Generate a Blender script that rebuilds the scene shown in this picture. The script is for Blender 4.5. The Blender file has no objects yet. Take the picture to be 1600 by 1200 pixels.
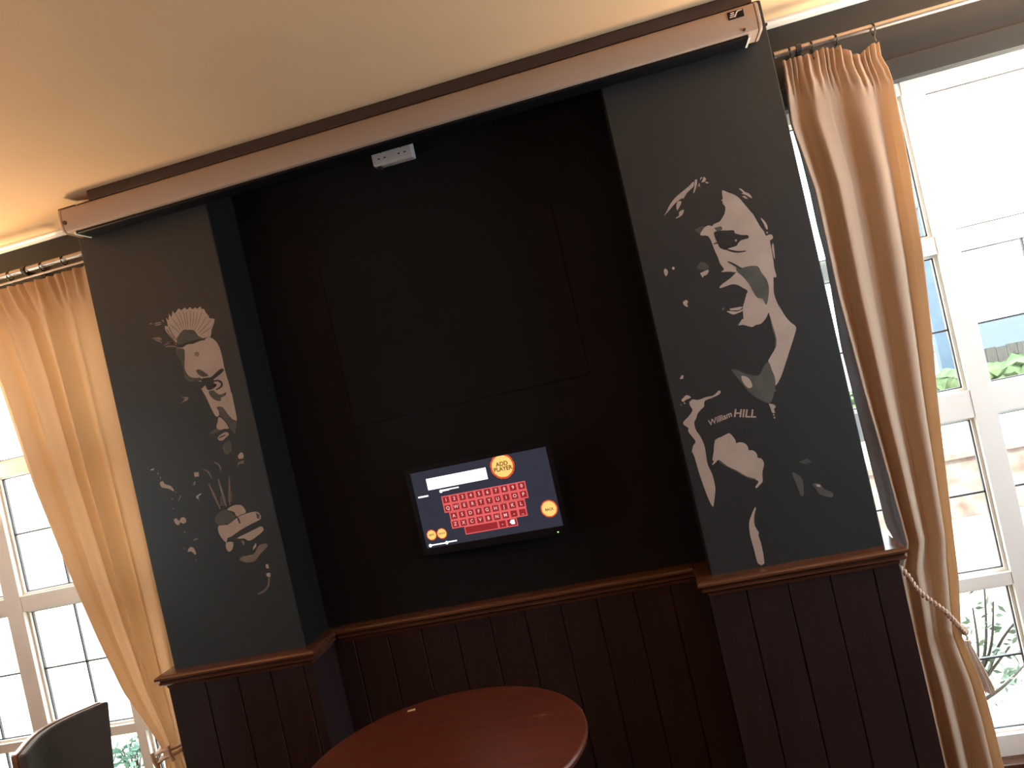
import bpy, bmesh, math, random
from mathutils import Vector, Matrix
from mathutils.geometry import tessellate_polygon
random.seed(7)
PI = math.pi
scene = bpy.context.scene
COL = scene.collection

# ------------------------------------------------------------------ camera
EYE = Vector((0.0, -2.45, 1.62)); FPX = 1200.0
YAW, PITCH, ROLL = (math.radians(a) for a in (9.88364, 0.21665, -12.7786))
fwd0 = Vector((-math.sin(YAW), math.cos(YAW), 0)); rt0 = Vector((math.cos(YAW), math.sin(YAW), 0)); up0 = Vector((0, 0, 1))
FWD = fwd0*math.cos(PITCH) + up0*math.sin(PITCH)
u2 = up0*math.cos(PITCH) - fwd0*math.sin(PITCH)
RGT = rt0*math.cos(ROLL) + u2*math.sin(ROLL)
UPV = u2*math.cos(ROLL) - rt0*math.sin(ROLL)
cam_d = bpy.data.cameras.new('camera')
cam_d.sensor_fit = 'HORIZONTAL'; cam_d.sensor_width = 36.0
cam_d.lens = 36.0*FPX/1600.0; cam_d.clip_start = 0.05; cam_d.clip_end = 200
cam = bpy.data.objects.new('camera', cam_d); COL.objects.link(cam)
M3 = Matrix((RGT, UPV, -FWD)).transposed()
cam.matrix_world = Matrix.Translation(EYE) @ M3.to_4x4()
scene.camera = cam

def ray(px, py):
    return RGT*((px-800)/FPX) - UPV*((py-600)/FPX) + FWD
def at(px, py, Y):            # point of the upright plane y = Y seen at a pixel
    d = ray(px, py); t = (Y-EYE.y)/d.y
    return EYE + d*t

# ------------------------------------------------------------------ light, world, exposure
vs = scene.view_settings
vs.view_transform = 'Standard'; vs.look = 'None'; vs.exposure = 0.0; vs.gamma = 1.0; vs.use_curve_mapping = False
scene.cycles.use_denoising = True
scene.cycles.max_bounces = 10; scene.cycles.diffuse_bounces = 5
scene.cycles.transparent_max_bounces = 12
scene.cycles.caustics_reflective = False; scene.cycles.caustics_refractive = False
scene.cycles.sample_clamp_indirect = 8.0

world = bpy.data.worlds.new('overcast_sky'); scene.world = world
world.use_nodes = True
wn = world.node_tree.nodes; wl = world.node_tree.links
bg = wn['Background']
bg.inputs['Color'].default_value = (0.90, 0.97, 1.0, 1); bg.inputs['Strength'].default_value = 10.0

def area(name, loc, target, sx, sy, power, color, portal=False, spread=180):
    l = bpy.data.lights.new(name, 'AREA'); l.shape = 'RECTANGLE'; l.size = sx; l.size_y = sy
    l.energy = power; l.color = color; l.spread = math.radians(spread)
    if portal: l.cycles.is_portal = True
    o = bpy.data.objects.new(name, l); COL.objects.link(o); o.location = loc
    o.rotation_euler = (Vector(target)-Vector(loc)).to_track_quat('-Z', 'Y').to_euler()
    return o
def bulb(name, loc, power, color, r=0.1):
    l = bpy.data.lights.new(name, 'POINT'); l.energy = power; l.color = color; l.shadow_soft_size = r
    o = bpy.data.objects.new(name, l); COL.objects.link(o); o.location = loc
    return o
WARM = (1.0, 0.55, 0.27)
def up_fill(loc, power, color=WARM, spread=180):  # unseen lamps aimed upward, added to brighten the ceiling; no fixtures
    return area('ceiling_fill', loc, Vector(loc)+Vector((0, 0, 1)), 0.3, 0.3, power, color, spread=spread)
up_fill((-2.98, 0.10, 1.45), 38, (1.0, 0.72, 0.42), 140)  # stands for sunlight bounced up off the left window sill
up_fill((1.72, 0.09, 1.45), 58, (1.0, 0.74, 0.50), 140)  # same added bounce above the right window sill
up_fill((-2.5, -1.9, 1.9), 25, (1.0, 0.49, 0.20))  # this and the next two: added warm fill standing for room lamps
up_fill((0.9, -2.0, 2.15), 15, (1.0, 0.49, 0.20))
up_fill((-0.8, -3.7, 1.85), 27, (1.0, 0.49, 0.20))
# added cool fill lamp inside the unseen right opening, for the right pier
area('cool_side_fill', (2.28, -0.70, 1.65), (0.5, 0.0, 2.0), 1.0, 1.1, 27, (0.50, 0.76, 1.0))
sun_d = bpy.data.lights.new('garden_sun', 'SUN'); sun_d.energy = 16; sun_d.angle = math.radians(2); sun_d.color = (1.0, 0.86, 0.62)
sun = bpy.data.objects.new('garden_sun', sun_d); COL.objects.link(sun)
sun.rotation_euler = (Vector((0.25, 0.75, -1.0))).to_track_quat('-Z', 'Y').to_euler()
# ------------------------------------------------------------------ materials
def mat(name, base, rough=0.6, spec=0.5, noise=None, metal=0.0, emit=None, emit_s=0.0, bump=0.0, nscale=20.0, stretch=None):
    m = bpy.data.materials.new(name); m.use_nodes = True
    nt = m.node_tree; b = nt.nodes['Principled BSDF']
    b.inputs['Base Color'].default_value = (*base, 1)
    b.inputs['Roughness'].default_value = rough
    b.inputs['Specular IOR Level'].default_value = spec
    b.inputs['Metallic'].default_value = metal
    if noise is not None or bump:
        tc = nt.nodes.new('ShaderNodeTexCoord')
        nz = nt.nodes.new('ShaderNodeTexNoise'); nz.inputs['Scale'].default_value = nscale; nz.inputs['Detail'].default_value = 5
        src = tc.outputs['Object']
        if stretch:
            mp = nt.nodes.new('ShaderNodeMapping'); mp.inputs['Scale'].default_value = stretch
            nt.links.new(src, mp.inputs['Vector']); src = mp.outputs['Vector']
        nt.links.new(src, nz.inputs['Vector'])
        if noise is not None:
            rp = nt.nodes.new('ShaderNodeValToRGB')
            rp.color_ramp.elements[0].position = 0.3; rp.color_ramp.elements[1].position = 0.7
            rp.color_ramp.elements[0].color = (*noise, 1); rp.color_ramp.elements[1].color = (*base, 1)
            nt.links.new(nz.outputs['Fac'], rp.inputs['Fac']); nt.links.new(rp.outputs['Color'], b.inputs['Base Color'])
        if bump:
            bp = nt.nodes.new('ShaderNodeBump'); bp.inputs['Strength'].default_value = bump; bp.inputs['Distance'].default_value = 0.002
            nt.links.new(nz.outputs['Fac'], bp.inputs['Height']); nt.links.new(bp.outputs['Normal'], b.inputs['Normal'])
    if emit:
        b.inputs['Emission Color'].default_value = (*emit, 1); b.inputs['Emission Strength'].default_value = emit_s
    return m

def cloth_mat(name, base, trans, mix=0.4):
    m = bpy.data.materials.new(name); m.use_nodes = True
    nt = m.node_tree; nt.nodes.remove(nt.nodes['Principled BSDF'])
    out = nt.nodes['Material Output']
    d = nt.nodes.new('ShaderNodeBsdfDiffuse'); d.inputs['Color'].default_value = (*base, 1); d.inputs['Roughness'].default_value = 0.6
    t = nt.nodes.new('ShaderNodeBsdfTranslucent'); t.inputs['Color'].default_value = (*trans, 1)
    tc = nt.nodes.new('ShaderNodeTexCoord'); wv = nt.nodes.new('ShaderNodeTexNoise'); wv.inputs['Scale'].default_value = 900
    bp = nt.nodes.new('ShaderNodeBump'); bp.inputs['Strength'].default_value = 0.15; bp.inputs['Distance'].default_value = 0.001
    nt.links.new(tc.outputs['Object'], wv.inputs['Vector']); nt.links.new(wv.outputs['Fac'], bp.inputs['Height'])
    nt.links.new(bp.outputs['Normal'], d.inputs['Normal'])
    mx = nt.nodes.new('ShaderNodeMixShader'); mx.inputs['Fac'].default_value = mix
    nt.links.new(d.outputs[0], mx.inputs[1]); nt.links.new(t.outputs[0], mx.inputs[2]); nt.links.new(mx.outputs[0], out.inputs['Surface'])
    return m

def glass_mat(name):
    m = bpy.data.materials.new(name); m.use_nodes = True
    nt = m.node_tree; nt.nodes.remove(nt.nodes['Principled BSDF'])
    out = nt.nodes['Material Output']
    t = nt.nodes.new('ShaderNodeBsdfTransparent'); t.inputs['Color'].default_value = (0.95, 0.98, 0.97, 1)
    g = nt.nodes.new('ShaderNodeBsdfGlossy'); g.inputs['Roughness'].default_value = 0.02
    lw = nt.nodes.new('ShaderNodeLayerWeight'); pw = nt.nodes.new('ShaderNodeMath'); pw.operation = 'POWER'; pw.inputs[1].default_value = 5.0
    fr = nt.nodes.new('ShaderNodeMath'); fr.operation = 'MULTIPLY_ADD'; fr.inputs[1].default_value = 0.6; fr.inputs[2].default_value = 0.025
    nt.links.new(lw.outputs['Facing'], pw.inputs[0]); nt.links.new(pw.outputs[0], fr.inputs[0])
    mx = nt.nodes.new('ShaderNodeMixShader')
    nt.links.new(fr.outputs[0], mx.inputs['Fac']); nt.links.new(t.outputs[0], mx.inputs[1]); nt.links.new(g.outputs[0], mx.inputs[2])
    nt.links.new(mx.outputs[0], out.inputs['Surface'])
    return m

def wood_mat(name, dark, light, rough=0.35, axis='X', scale=3.0, spec=0.5):
    st = {'X': (1, 14, 14), 'Z': (14, 14, 1), 'Y': (14, 1, 14)}[axis]
    return mat(name, light, rough, spec, noise=dark, nscale=scale, stretch=st, bump=0.05)

MT = dict(
    wall=mat('charcoal_wall_paint', (0.025, 0.031, 0.034), 0.5, 0.4, noise=(0.022, 0.028, 0.031), nscale=6, bump=0.15),
    recess=mat('black_wall_paint', (0.0105, 0.0105, 0.0115), 0.65, 0.12, noise=(0.0095, 0.0095, 0.0105), nscale=6, bump=0.15),
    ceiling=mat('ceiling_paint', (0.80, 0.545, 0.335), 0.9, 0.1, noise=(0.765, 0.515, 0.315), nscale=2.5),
    white=mat('white_gloss_paint', (0.80, 0.79, 0.76), 0.35, 0.5, noise=(0.77, 0.76, 0.73), nscale=8),
    frame=mat('window_frame_paint', (0.88, 0.86, 0.82), 0.4, 0.5, noise=(0.85, 0.83, 0.78), nscale=8),
    lead=mat('lead_came', (0.10, 0.10, 0.11), 0.5, 0.4, noise=(0.07, 0.07, 0.08), nscale=40),
    panel=wood_mat('dark_stained_panelling', (0.018, 0.010, 0.011), (0.030, 0.016, 0.017), 0.42, 'Z', 3, 0.4),
    rail=wood_mat('mahogany_rail', (0.06, 0.024, 0.014), (0.11, 0.046, 0.026), 0.24, 'X', 4),
    table=wood_mat('mahogany_table', (0.062, 0.0155, 0.010), (0.105, 0.026, 0.015), 0.36, 'X', 3.2),
    table_edge=wood_mat('mahogany_edge', (0.13, 0.045, 0.02), (0.20, 0.075, 0.035), 0.25, 'X', 5),
    floor=wood_mat('floor_boards', (0.05, 0.03, 0.02), (0.10, 0.06, 0.04), 0.4, 'Y', 2),
    casing=mat('casing_enamel', (0.43, 0.325, 0.265), 0.42, 0.4, noise=(0.415, 0.31, 0.25), nscale=5),
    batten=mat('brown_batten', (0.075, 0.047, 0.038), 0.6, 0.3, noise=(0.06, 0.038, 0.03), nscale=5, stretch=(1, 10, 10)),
    black=mat('black_plastic', (0.004, 0.004, 0.006), 0.5, 0.25, noise=(0.003, 0.003, 0.005), nscale=30),
    hole=mat('socket_hole', (0.03, 0.02, 0.02), 0.6, 0.3, noise=(0.02, 0.015, 0.015), nscale=30),
    socket=mat('socket_plastic', (0.62, 0.55, 0.53), 0.4, 0.5, noise=(0.59, 0.52, 0.50), nscale=20),
    steel=mat('dark_steel', (0.25, 0.23, 0.22), 0.35, 0.5, metal=0.9, noise=(0.2, 0.18, 0.17), nscale=30),
    iron=mat('black_iron', (0.03, 0.03, 0.03), 0.45, 0.5, noise=(0.02, 0.02, 0.02), nscale=30),
    rod=mat('pole_metal', (0.42, 0.36, 0.33), 0.3, 0.5, metal=0.8, noise=(0.36, 0.31, 0.28), nscale=15),
    tan=mat('mural_stone_paint', (0.45, 0.39, 0.355), 0.7, 0.2, noise=(0.39, 0.335, 0.30), nscale=14),
    grey=mat('mural_grey_paint', (0.105, 0.112, 0.105), 0.7, 0.2, noise=(0.075, 0.083, 0.080), nscale=18),
    dark=mat('mural_charcoal_paint', (0.022, 0.027, 0.030), 0.5, 0.4, noise=(0.019, 0.024, 0.027), nscale=14),
    thin=mat('mural_thin_stone_paint', (0.24, 0.20, 0.17), 0.7, 0.2, noise=(0.16, 0.14, 0.12), nscale=22),
    curtain=cloth_mat('beige_curtain_cloth', (0.68, 0.56, 0.45), (0.74, 0.55, 0.37), 0.40),
    lining=cloth_mat('grey_lining_cloth', (0.45, 0.47, 0.50), (0.35, 0.38, 0.42), 0.25),
    rope=mat('cream_rope', (0.62, 0.50, 0.42), 0.8, 0.1, noise=(0.5, 0.4, 0.33), nscale=60),
    leather=mat('dark_leather', (0.075, 0.062, 0.050), 0.6, 0.3, noise=(0.06, 0.05, 0.04), nscale=40, bump=0.3),
    chairwood=wood_mat('chair_wood', (0.16, 0.09, 0.05), (0.28, 0.16, 0.09), 0.3, 'Y', 5),
    paper=mat('scrap_paper', (0.60, 0.45, 0.28), 0.8, 0.1, noise=(0.52, 0.4, 0.24), nscale=80),
    scuff=mat('scuffed_varnish', (0.26, 0.13, 0.09), 0.6, 0.3, noise=(0.20, 0.08, 0.05), nscale=50),
    glass=glass_mat('window_glass'),
    scr_bg=mat('screen_navy', (0.01, 0.01, 0.01), 0.25, 0.4, emit=(0.032, 0.033, 0.052), emit_s=1.0),
    scr_white=mat('screen_white', (0.01, 0.01, 0.01), 0.25, 0.4, emit=(1.0, 1.0, 1.0), emit_s=1.6),
    scr_pink=mat('screen_pink', (0.01, 0.01, 0.01), 0.25, 0.4, emit=(0.80, 0.13, 0.13), emit_s=1.0),
    scr_red=mat('screen_red', (0.01, 0.01, 0.01), 0.25, 0.4, emit=(0.32, 0.022, 0.026), emit_s=1.0),
    scr_glyph=mat('screen_glyph', (0.01, 0.01, 0.01), 0.25, 0.4, emit=(0.95, 0.55, 0.52), emit_s=1.0),
    scr_orange=mat('screen_orange', (0.01, 0.01, 0.01), 0.25, 0.4, emit=(1.0, 0.66, 0.20), emit_s=1.05),
    scr_ring=mat('screen_ring', (0.01, 0.01, 0.01), 0.25, 0.4, emit=(0.85, 0.10, 0.03), emit_s=0.9),
    scr_brown=mat('screen_brown', (0.01, 0.01, 0.01), 0.25, 0.4, emit=(0.16, 0.03, 0.01), emit_s=1.0),
    led=mat('green_led', (0.01, 0.02, 0.01), 0.3, 0.4, emit=(0.45, 1.0, 0.35), emit_s=1.5),
    paving=mat('garden_paving', (0.58, 0.52, 0.44), 0.9, 0.1, noise=(0.50, 0.43, 0.37), nscale=1.5),
    lawn=mat('garden_lawn', (0.16, 0.24, 0.10), 0.9, 0.1, noise=(0.10, 0.17, 0.06), nscale=3),
    leaf=mat('shrub_leaf', (0.11, 0.16, 0.10), 0.5, 0.3, noise=(0.05, 0.085, 0.055), nscale=9),
    leaf2=mat('arching_leaf', (0.16, 0.27, 0.20), 0.5, 0.3, noise=(0.07, 0.15, 0.12), nscale=9),
    stem=mat('shrub_stem', (0.085, 0.075, 0.065), 0.8, 0.1, noise=(0.055, 0.05, 0.045), nscale=20),
    hedge=mat('hedge_leaf', (0.105, 0.145, 0.085), 0.8, 0.1, noise=(0.045, 0.07, 0.04), nscale=5),
    slate=mat('slate_roof', (0.030, 0.044, 0.072), 0.7, 0.3, noise=(0.026, 0.038, 0.062), nscale=3),
    render=mat('rendered_wall', (0.18, 0.19, 0.205), 0.9, 0.1, noise=(0.15, 0.16, 0.175), nscale=3),
    fence=mat('weathered_fence', (0.085, 0.084, 0.082), 0.9, 0.1, noise=(0.055, 0.055, 0.054), nscale=6, stretch=(8, 8, 1)),
    post=mat('blue_post', (0.055, 0.085, 0.13), 0.6, 0.3, noise=(0.045, 0.07, 0.11), nscale=6),
    brick=mat('pale_brick', (0.24, 0.20, 0.19), 0.9, 0.1, noise=(0.12, 0.085, 0.08), nscale=9),
)

# ------------------------------------------------------------------ mesh helpers
def quad_box(bm, lo, hi, mi=0):
    x0, y0, z0 = lo; x1, y1, z1 = hi
    v = [bm.verts.new(p) for p in ((x0,y0,z0),(x1,y0,z0),(x1,y1,z0),(x0,y1,z0),(x0,y0,z1),(x1,y0,z1),(x1,y1,z1),(x0,y1,z1))]
    for f in ((0,3,2,1),(4,5,6,7),(0,1,5,4),(1,2,6,5),(2,3,7,6),(3,0,4,7)):
        bm.faces.new([v[i] for i in f]).material_index = mi

def link(name, bm, mats, parent=None, smooth=False, bevel=0.0, seg=2, loc=None):
    bmesh.ops.remove_doubles(bm, verts=bm.verts, dist=1e-6)
    bmesh.ops.recalc_face_normals(bm, faces=bm.faces)
    me = bpy.data.meshes.new(name); bm.to_mesh(me); bm.free()
    if not isinstance(mats, (list, tuple)): mats = [mats]
    for m in mats: me.materials.append(m)
    if smooth:
        for p in me.polygons: p.use_smooth = True
    o = bpy.data.objects.new(name, me); COL.objects.link(o)
    if parent is not None: o.parent = parent
    if loc is not None: o.location = loc
    if bevel:
        b = o.modifiers.new('bevel', 'BEVEL'); b.width = bevel; b.segments = seg; b.limit_method = 'ANGLE'; b.angle_limit = math.radians(40)
    if smooth:
        try:
            me.set_sharp_from_angle(angle=math.radians(40))
        except Exception: pass
    return o

def tag(o, label, cat, group=None, kind=None):
    o['label'] = label; o['category'] = cat
    if group: o['group'] = group
    if kind: o['kind'] = kind
    return o
def thing(name, loc, label, cat, group=None, kind=None):
    o = bpy.data.objects.new(name, None); COL.objects.link(o); o.location = loc
    o.empty_display_size = 0.1
    return tag(o, label, cat, group, kind)
def W(o, bm):                 # shift a bmesh given in world coordinates into the frame of an unrotated thing
    bmesh.ops.translate(bm, verts=bm.verts, vec=-Vector(o.location)); return bm
def boxes(*bs):
    bm = bmesh.new()
    for b in bs: quad_box(bm, b[0], b[1], b[2] if len(b) > 2 else 0)
    return bm

def tube(bm, pts, r, n=8, mi=0, taper=None):
    pts = [Vector(p) for p in pts]; rings = []
    ref = Vector((0, 0, 1))
    if abs((pts[1]-pts[0]).normalized().dot(ref)) > .9: ref = Vector((1, 0, 0))
    for i, p in enumerate(pts):
        t = (pts[min(i+1, len(pts)-1)]-pts[max(i-1, 0)]).normalized()
        a = t.cross(ref).normalized(); b = t.cross(a)
        rr = r if taper is None else r*taper[i]
        rings.append([bm.verts.new(p+a*rr*math.cos(2*PI*k/n)+b*rr*math.sin(2*PI*k/n)) for k in range(n)])
    for i in range(len(rings)-1):
        for k in range(n):
            bm.faces.new((rings[i][k], rings[i][(k+1) % n], rings[i+1][(k+1) % n], rings[i+1][k])).material_index = mi
    bm.faces.new(rings[0]).material_index = mi; bm.faces.new(rings[-1]).material_index = mi
    return bm
def lathe(bm, prof, c=(0, 0), n=40, mi=0):
    rings = []
    for r, z in prof:
        if r < 1e-6: rings.append([bm.verts.new((c[0], c[1], z))])
        else: rings.append([bm.verts.new((c[0]+r*math.cos(2*PI*k/n), c[1]+r*math.sin(2*PI*k/n), z)) for k in range(n)])
    for i in range(len(rings)-1):
        A, B = rings[i], rings[i+1]
        for k in range(n):
            if len(A) == 1 and len(B) == 1: continue
            if len(A) == 1: f = (A[0], B[k], B[(k+1) % n])
            elif len(B) == 1: f = (A[k], A[(k+1) % n], B[0])
            else: f = (A[k], A[(k+1) % n], B[(k+1) % n], B[k])
            bm.faces.new(f).material_index = mi
    return bm
def spline(pts, n=8, closed=False):
    P = [Vector(p) for p in pts]; out = []; m = len(P)
    for i in range(m if closed else m-1):
        if closed: p0, p1, p2, p3 = P[(i-1) % m], P[i], P[(i+1) % m], P[(i+2) % m]
        else: p0, p1, p2, p3 = P[max(i-1, 0)], P[i], P[i+1], P[min(i+2, m-1)]
        for k in range(n):
            t = k/n
            out.append(0.5*((2*p1)+(p2-p0)*t+(2*p0-5*p1+4*p2-p3)*t*t+(3*p1-p0-3*p2+p3)*t**3))
    if not closed: out.append(P[-1])
    return out
def prism(bm, pts, d, mi=0):
    """closed outline (3-D points of one plane) filled and given the thickness vector d"""
    tri = tessellate_polygon([pts])
    a = [bm.verts.new(p) for p in pts]; b = [bm.verts.new(p+d) for p in pts]
    n = len(pts)
    for t in tri:
        try:
            bm.faces.new([a[i] for i in t]).material_index = mi
            bm.faces.new([b[i] for i in reversed(t)]).material_index = mi
        except ValueError: pass
    for i in range(n):
        try: bm.faces.new((a[i], a[(i+1) % n], b[(i+1) % n], b[i])).material_index = mi
        except ValueError: pass
def text_polys(s, size, align='CENTER', shear=0.0):
    cu = bpy.data.curves.new('glyphs', 'FONT'); cu.body = s; cu.size = size; cu.align_x = align; cu.align_y = 'CENTER'; cu.shear = shear
    cu.offset = size*0.022
    o = bpy.data.objects.new('glyphs', cu); COL.objects.link(o)
    me = o.to_mesh(); vs_ = [v.co.copy() for v in me.vertices]; fs = [tuple(p.vertices) for p in me.polygons]
    o.to_mesh_clear(); bpy.data.objects.remove(o); bpy.data.curves.remove(cu)
    return vs_, fs
def add_text(bm, s, size, place, mi=0, align='CENTER', shear=0.0):
    vs_, fs = text_polys(s, size, align, shear)
    v = [bm.verts.new(place(p.x, p.y)) for p in vs_]
    for f in fs:
        try: bm.faces.new([v[i] for i in f]).material_index = mi
        except ValueError: pass

def lerp(tab, x):
    if x <= tab[0][0]: return tab[0][1]
    for (a, b), (c, d) in zip(tab, tab[1:]):
        if x <= c: return b+(d-b)*(x-a)/(c-a)
    return tab[-1][1]

# ------------------------------------------------------------------ room shell
CEIL = 2.595
XL, XR, YF, YW = -3.5, 2.3, -5.0, 0.20
def struct(name, bm, m, label, cat, **k):
    return tag(link(name, bm, m, **k), label, cat, kind='structure')
struct('floor', boxes(((XL-.15, YF-.15, -.1), (XR+.15, YW+.15, 0))), MT['floor'], 'dark boarded floor of the room', 'floor')
struct('ceiling', boxes(((XL-.15, YF-.15, CEIL), (XR+.15, YW+.15, CEIL+.12))), MT['ceiling'], 'plain pale ceiling in a warm tone', 'ceiling')
W1 = (-3.14, -1.80); W2 = (0.53, 1.95); WZ = (0.09, 2.30)
struct('wall_back', boxes(
    ((XL-.15, YW, 0), (W1[0], YW+.15, CEIL)), ((W1[1], YW, 0), (W2[0], YW+.15, CEIL)), ((W2[1], YW, 0), (XR+.15, YW+.15, CEIL)),
    ((W1[0], YW, 0), (W1[1], YW+.15, WZ[0])), ((W1[0], YW, WZ[1]), (W1[1], YW+.15, CEIL)),
    ((W2[0], YW, 0), (W2[1], YW+.15, WZ[0])), ((W2[0], YW, WZ[1]), (W2[1], YW+.15, CEIL))), MT['wall'],
    'charcoal painted wall holding both windows, behind the piers', 'wall')
W4 = (-1.7, -0.75, 0.95, 1.95)  # opening for the added left window, which brightens the left frame
struct('wall_left', boxes(((XL-.15, YF, 0), (XL, W4[0], CEIL)), ((XL-.15, W4[1], 0), (XL, YW, CEIL)),
    ((XL-.15, W4[0], 0), (XL, W4[1], W4[2])), ((XL-.15, W4[0], W4[3]), (XL, W4[1], CEIL))), MT['wall'], 'charcoal side wall at the left of the room', 'wall')
W3 = (-1.25, -0.15, 0.9, 2.2)  # opening for the added right window, cool light on the right pier
struct('wall_right', boxes(((XR, YF, 0), (XR+.15, W3[0], CEIL)), ((XR, W3[1], 0), (XR+.15, YW, CEIL)),
    ((XR, W3[0], 0), (XR+.15, W3[1], W3[2])), ((XR, W3[0], W3[3]), (XR+.15, W3[1], CEIL))), MT['wall'],
    'charcoal side wall at the right of the room', 'wall')
struct('wall_front', boxes(((XL-.15, YF-.15, 0), (XR+.15, YF, CEIL))), MT['wall'], 'charcoal wall behind the viewer', 'wall')
PZ0 = .88
PL = (-1.84, -1.332); PR = (0.057, 0.575)
struct('wall_pier_left', boxes(((PL[0], 0, 0), (PL[1], YW-.001, CEIL-.001))), MT['wall'], 'charcoal pier between the left window and the black recess', 'wall', bevel=.003)
struct('wall_pier_right', boxes(((PR[0], 0, 0), (PR[1], YW-.001, CEIL-.001))), MT['wall'], 'charcoal pier between the black recess and the right window', 'wall', bevel=.003)
struct('wall_recess', boxes(((PL[1]+.003, YW-.012, 0), (PR[0]-.003, YW-.001, CEIL-.001)), ((PL[1]+.0005, .003, PZ0), (PL[1]+.003, YW-.001, CEIL-.001)), ((PR[0]-.003, .003, PZ0), (PR[0]-.0005, YW-.001, CEIL-.001))), MT['recess'], 'black painted recessed wall between the two piers', 'wall')

# small white cornice above each window
def cornice(name, x0, x1, label):
    bm = bmesh.new()
    pr = [(0, -.022), (-.008, -.022), (-.012, -.014), (-.022, -.008), (-.022, 0), (0, 0)]
    a = [bm.verts.new((x0, YW-.0005+y, CEIL-.0005+z)) for y, z in pr]; b = [bm.verts.new((x1, YW-.0005+y, CEIL-.0005+z)) for y, z in pr]
    n = len(pr)
    for i in range(n): bm.faces.new((a[i], a[(i+1) % n], b[(i+1) % n], b[i]))
    bm.faces.new(a); bm.faces.new(b)
    struct(name, bm, MT['white'], label, 'trim')
cornice('trim_1', XL+.001, PL[0]-.001, 'thin white cornice above the left window')
cornice('trim_2', PR[1]+.001, XR-.001, 'thin white cornice above the right window')

# panelling below the dado rails
PZ = 0.868
def grooved(bm, x0, x1, yf, yb, pitch, first, z0=0.0, z1=PZ):
    g = .004; xs = [(x0, yf)]
    x = first
    while x < x1-.01:
        if x > x0+.01: xs += [(x-g, yf), (x, yf+.005), (x+g, yf)]
        x += pitch
    xs.append((x1, yf))
    pts = xs+[(x1, yb), (x0, yb)]
    lo = [bm.verts.new((x, y, z0)) for x, y in pts]; hi = [bm.verts.new((x, y, z1)) for x, y in pts]
    n = len(pts)
    for i in range(n): bm.faces.new((lo[i], lo[(i+1) % n], hi[(i+1) % n], hi[i]))
    bm.faces.new(lo); bm.faces.new(hi)
def pier_panel(name, P, label, first):
    bm = bmesh.new(); T = .022
    grooved(bm, P[0]-T, P[1]+T, -T, -.001, .125, first)
    quad_box(bm, (P[0]-T, -.001, 0), (P[0]-.001, YW-.002, PZ)); quad_box(bm, (P[1]+.001, -.001, 0), (P[1]+T, YW-.014, PZ))
    struct(name, bm, MT['panel'], label, 'panelling')
pier_panel('trim_3', PL, 'dark boarded panelling on the lower left pier', PL[0]+.12)
pier_panel('trim_4', PR, 'dark boarded panelling on the lower right pier', PR[0]+.09)
bm = bmesh.new(); grooved(bm, PL[1]+.024, PR[0]-.024, YW-.034, YW-.013, .128, PL[1]+.1)
struct('trim_5', bm, MT['panel'], 'dark boarded panelling in the lower recess behind the round table', 'panelling')

# moulded dado rails: profile (out, z)
RPROF = [(0.0, .906), (.040, .904), (.047, .901), (.051, .896), (.051, .890), (.046, .886), (.040, .884), (.038, .880), (.042, .876), (.042, .871), (.036, .866), (.026, .862), (.0235, .852), (0.0, .852)]
def rail(name, path_fn, k, label):
    bm = bmesh.new(); rings = []
    for i in range(k):
        rings.append([bm.verts.new(path_fn(i, d, z)) for d, z in RPROF])
    n = len(RPROF)
    for i in range(k-1):
        for j in range(n): bm.faces.new((rings[i][j], rings[i][(j+1) % n], rings[i+1][(j+1) % n], rings[i+1][j]))
    bm.faces.new(rings[0]); bm.faces.new(rings[-1])
    return struct(name, bm, MT['rail'], label, 'rail')
def pier_path(P):
    def f(i, d, z):
        return [(P[0]-d, YW-.002, z), (P[0]-d, -d, z), (P[1]+d, -d, z), (P[1]+d, YW-.014, z)][i]
    return f
rail('trim_6', pier_path(PL), 4, 'reddish wooden dado rail wrapped round the left pier')
rail('trim_7', pier_path(PR), 4, 'reddish wooden dado rail wrapped round the right pier')
rail('trim_8', lambda i, d, z: [(PL[1]+.052, YW-.0125-d, z), (PR[0]-.052, YW-.0125-d, z)][i], 2, 'reddish wooden dado rail across the back of the recess')
# head boards above the windows, in the wall colour
struct('trim_9', boxes(((W1[0]-.05, YW-.012, WZ[1]), (PL[0]-.001, YW-.0005, WZ[1]+.07))), MT['wall'], 'charcoal head board over the left window', 'trim', bevel=.003)
struct('trim_10', boxes(((PR[1]+.001, YW-.012, WZ[1]), (W2[1]+.05, YW-.0005, WZ[1]+.07))), MT['wall'], 'charcoal head board over the right window', 'trim', bevel=.003)
# brown batten between the screen casing and the ceiling
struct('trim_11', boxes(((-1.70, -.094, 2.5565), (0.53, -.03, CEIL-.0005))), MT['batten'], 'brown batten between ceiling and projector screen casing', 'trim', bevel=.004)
# wall board outlined on the recess wall above the touchscreen
bl = at(555, 668, .18); br = at(920, 583, .18)
struct('trim_12', boxes(((bl.x, YW-.0155, (bl.z+br.z)/2), (br.x, YW-.0125, 2.20))), MT['recess'], 'black painted flush board on the recess wall above the touchscreen', 'wall board', bevel=.0008)

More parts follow.
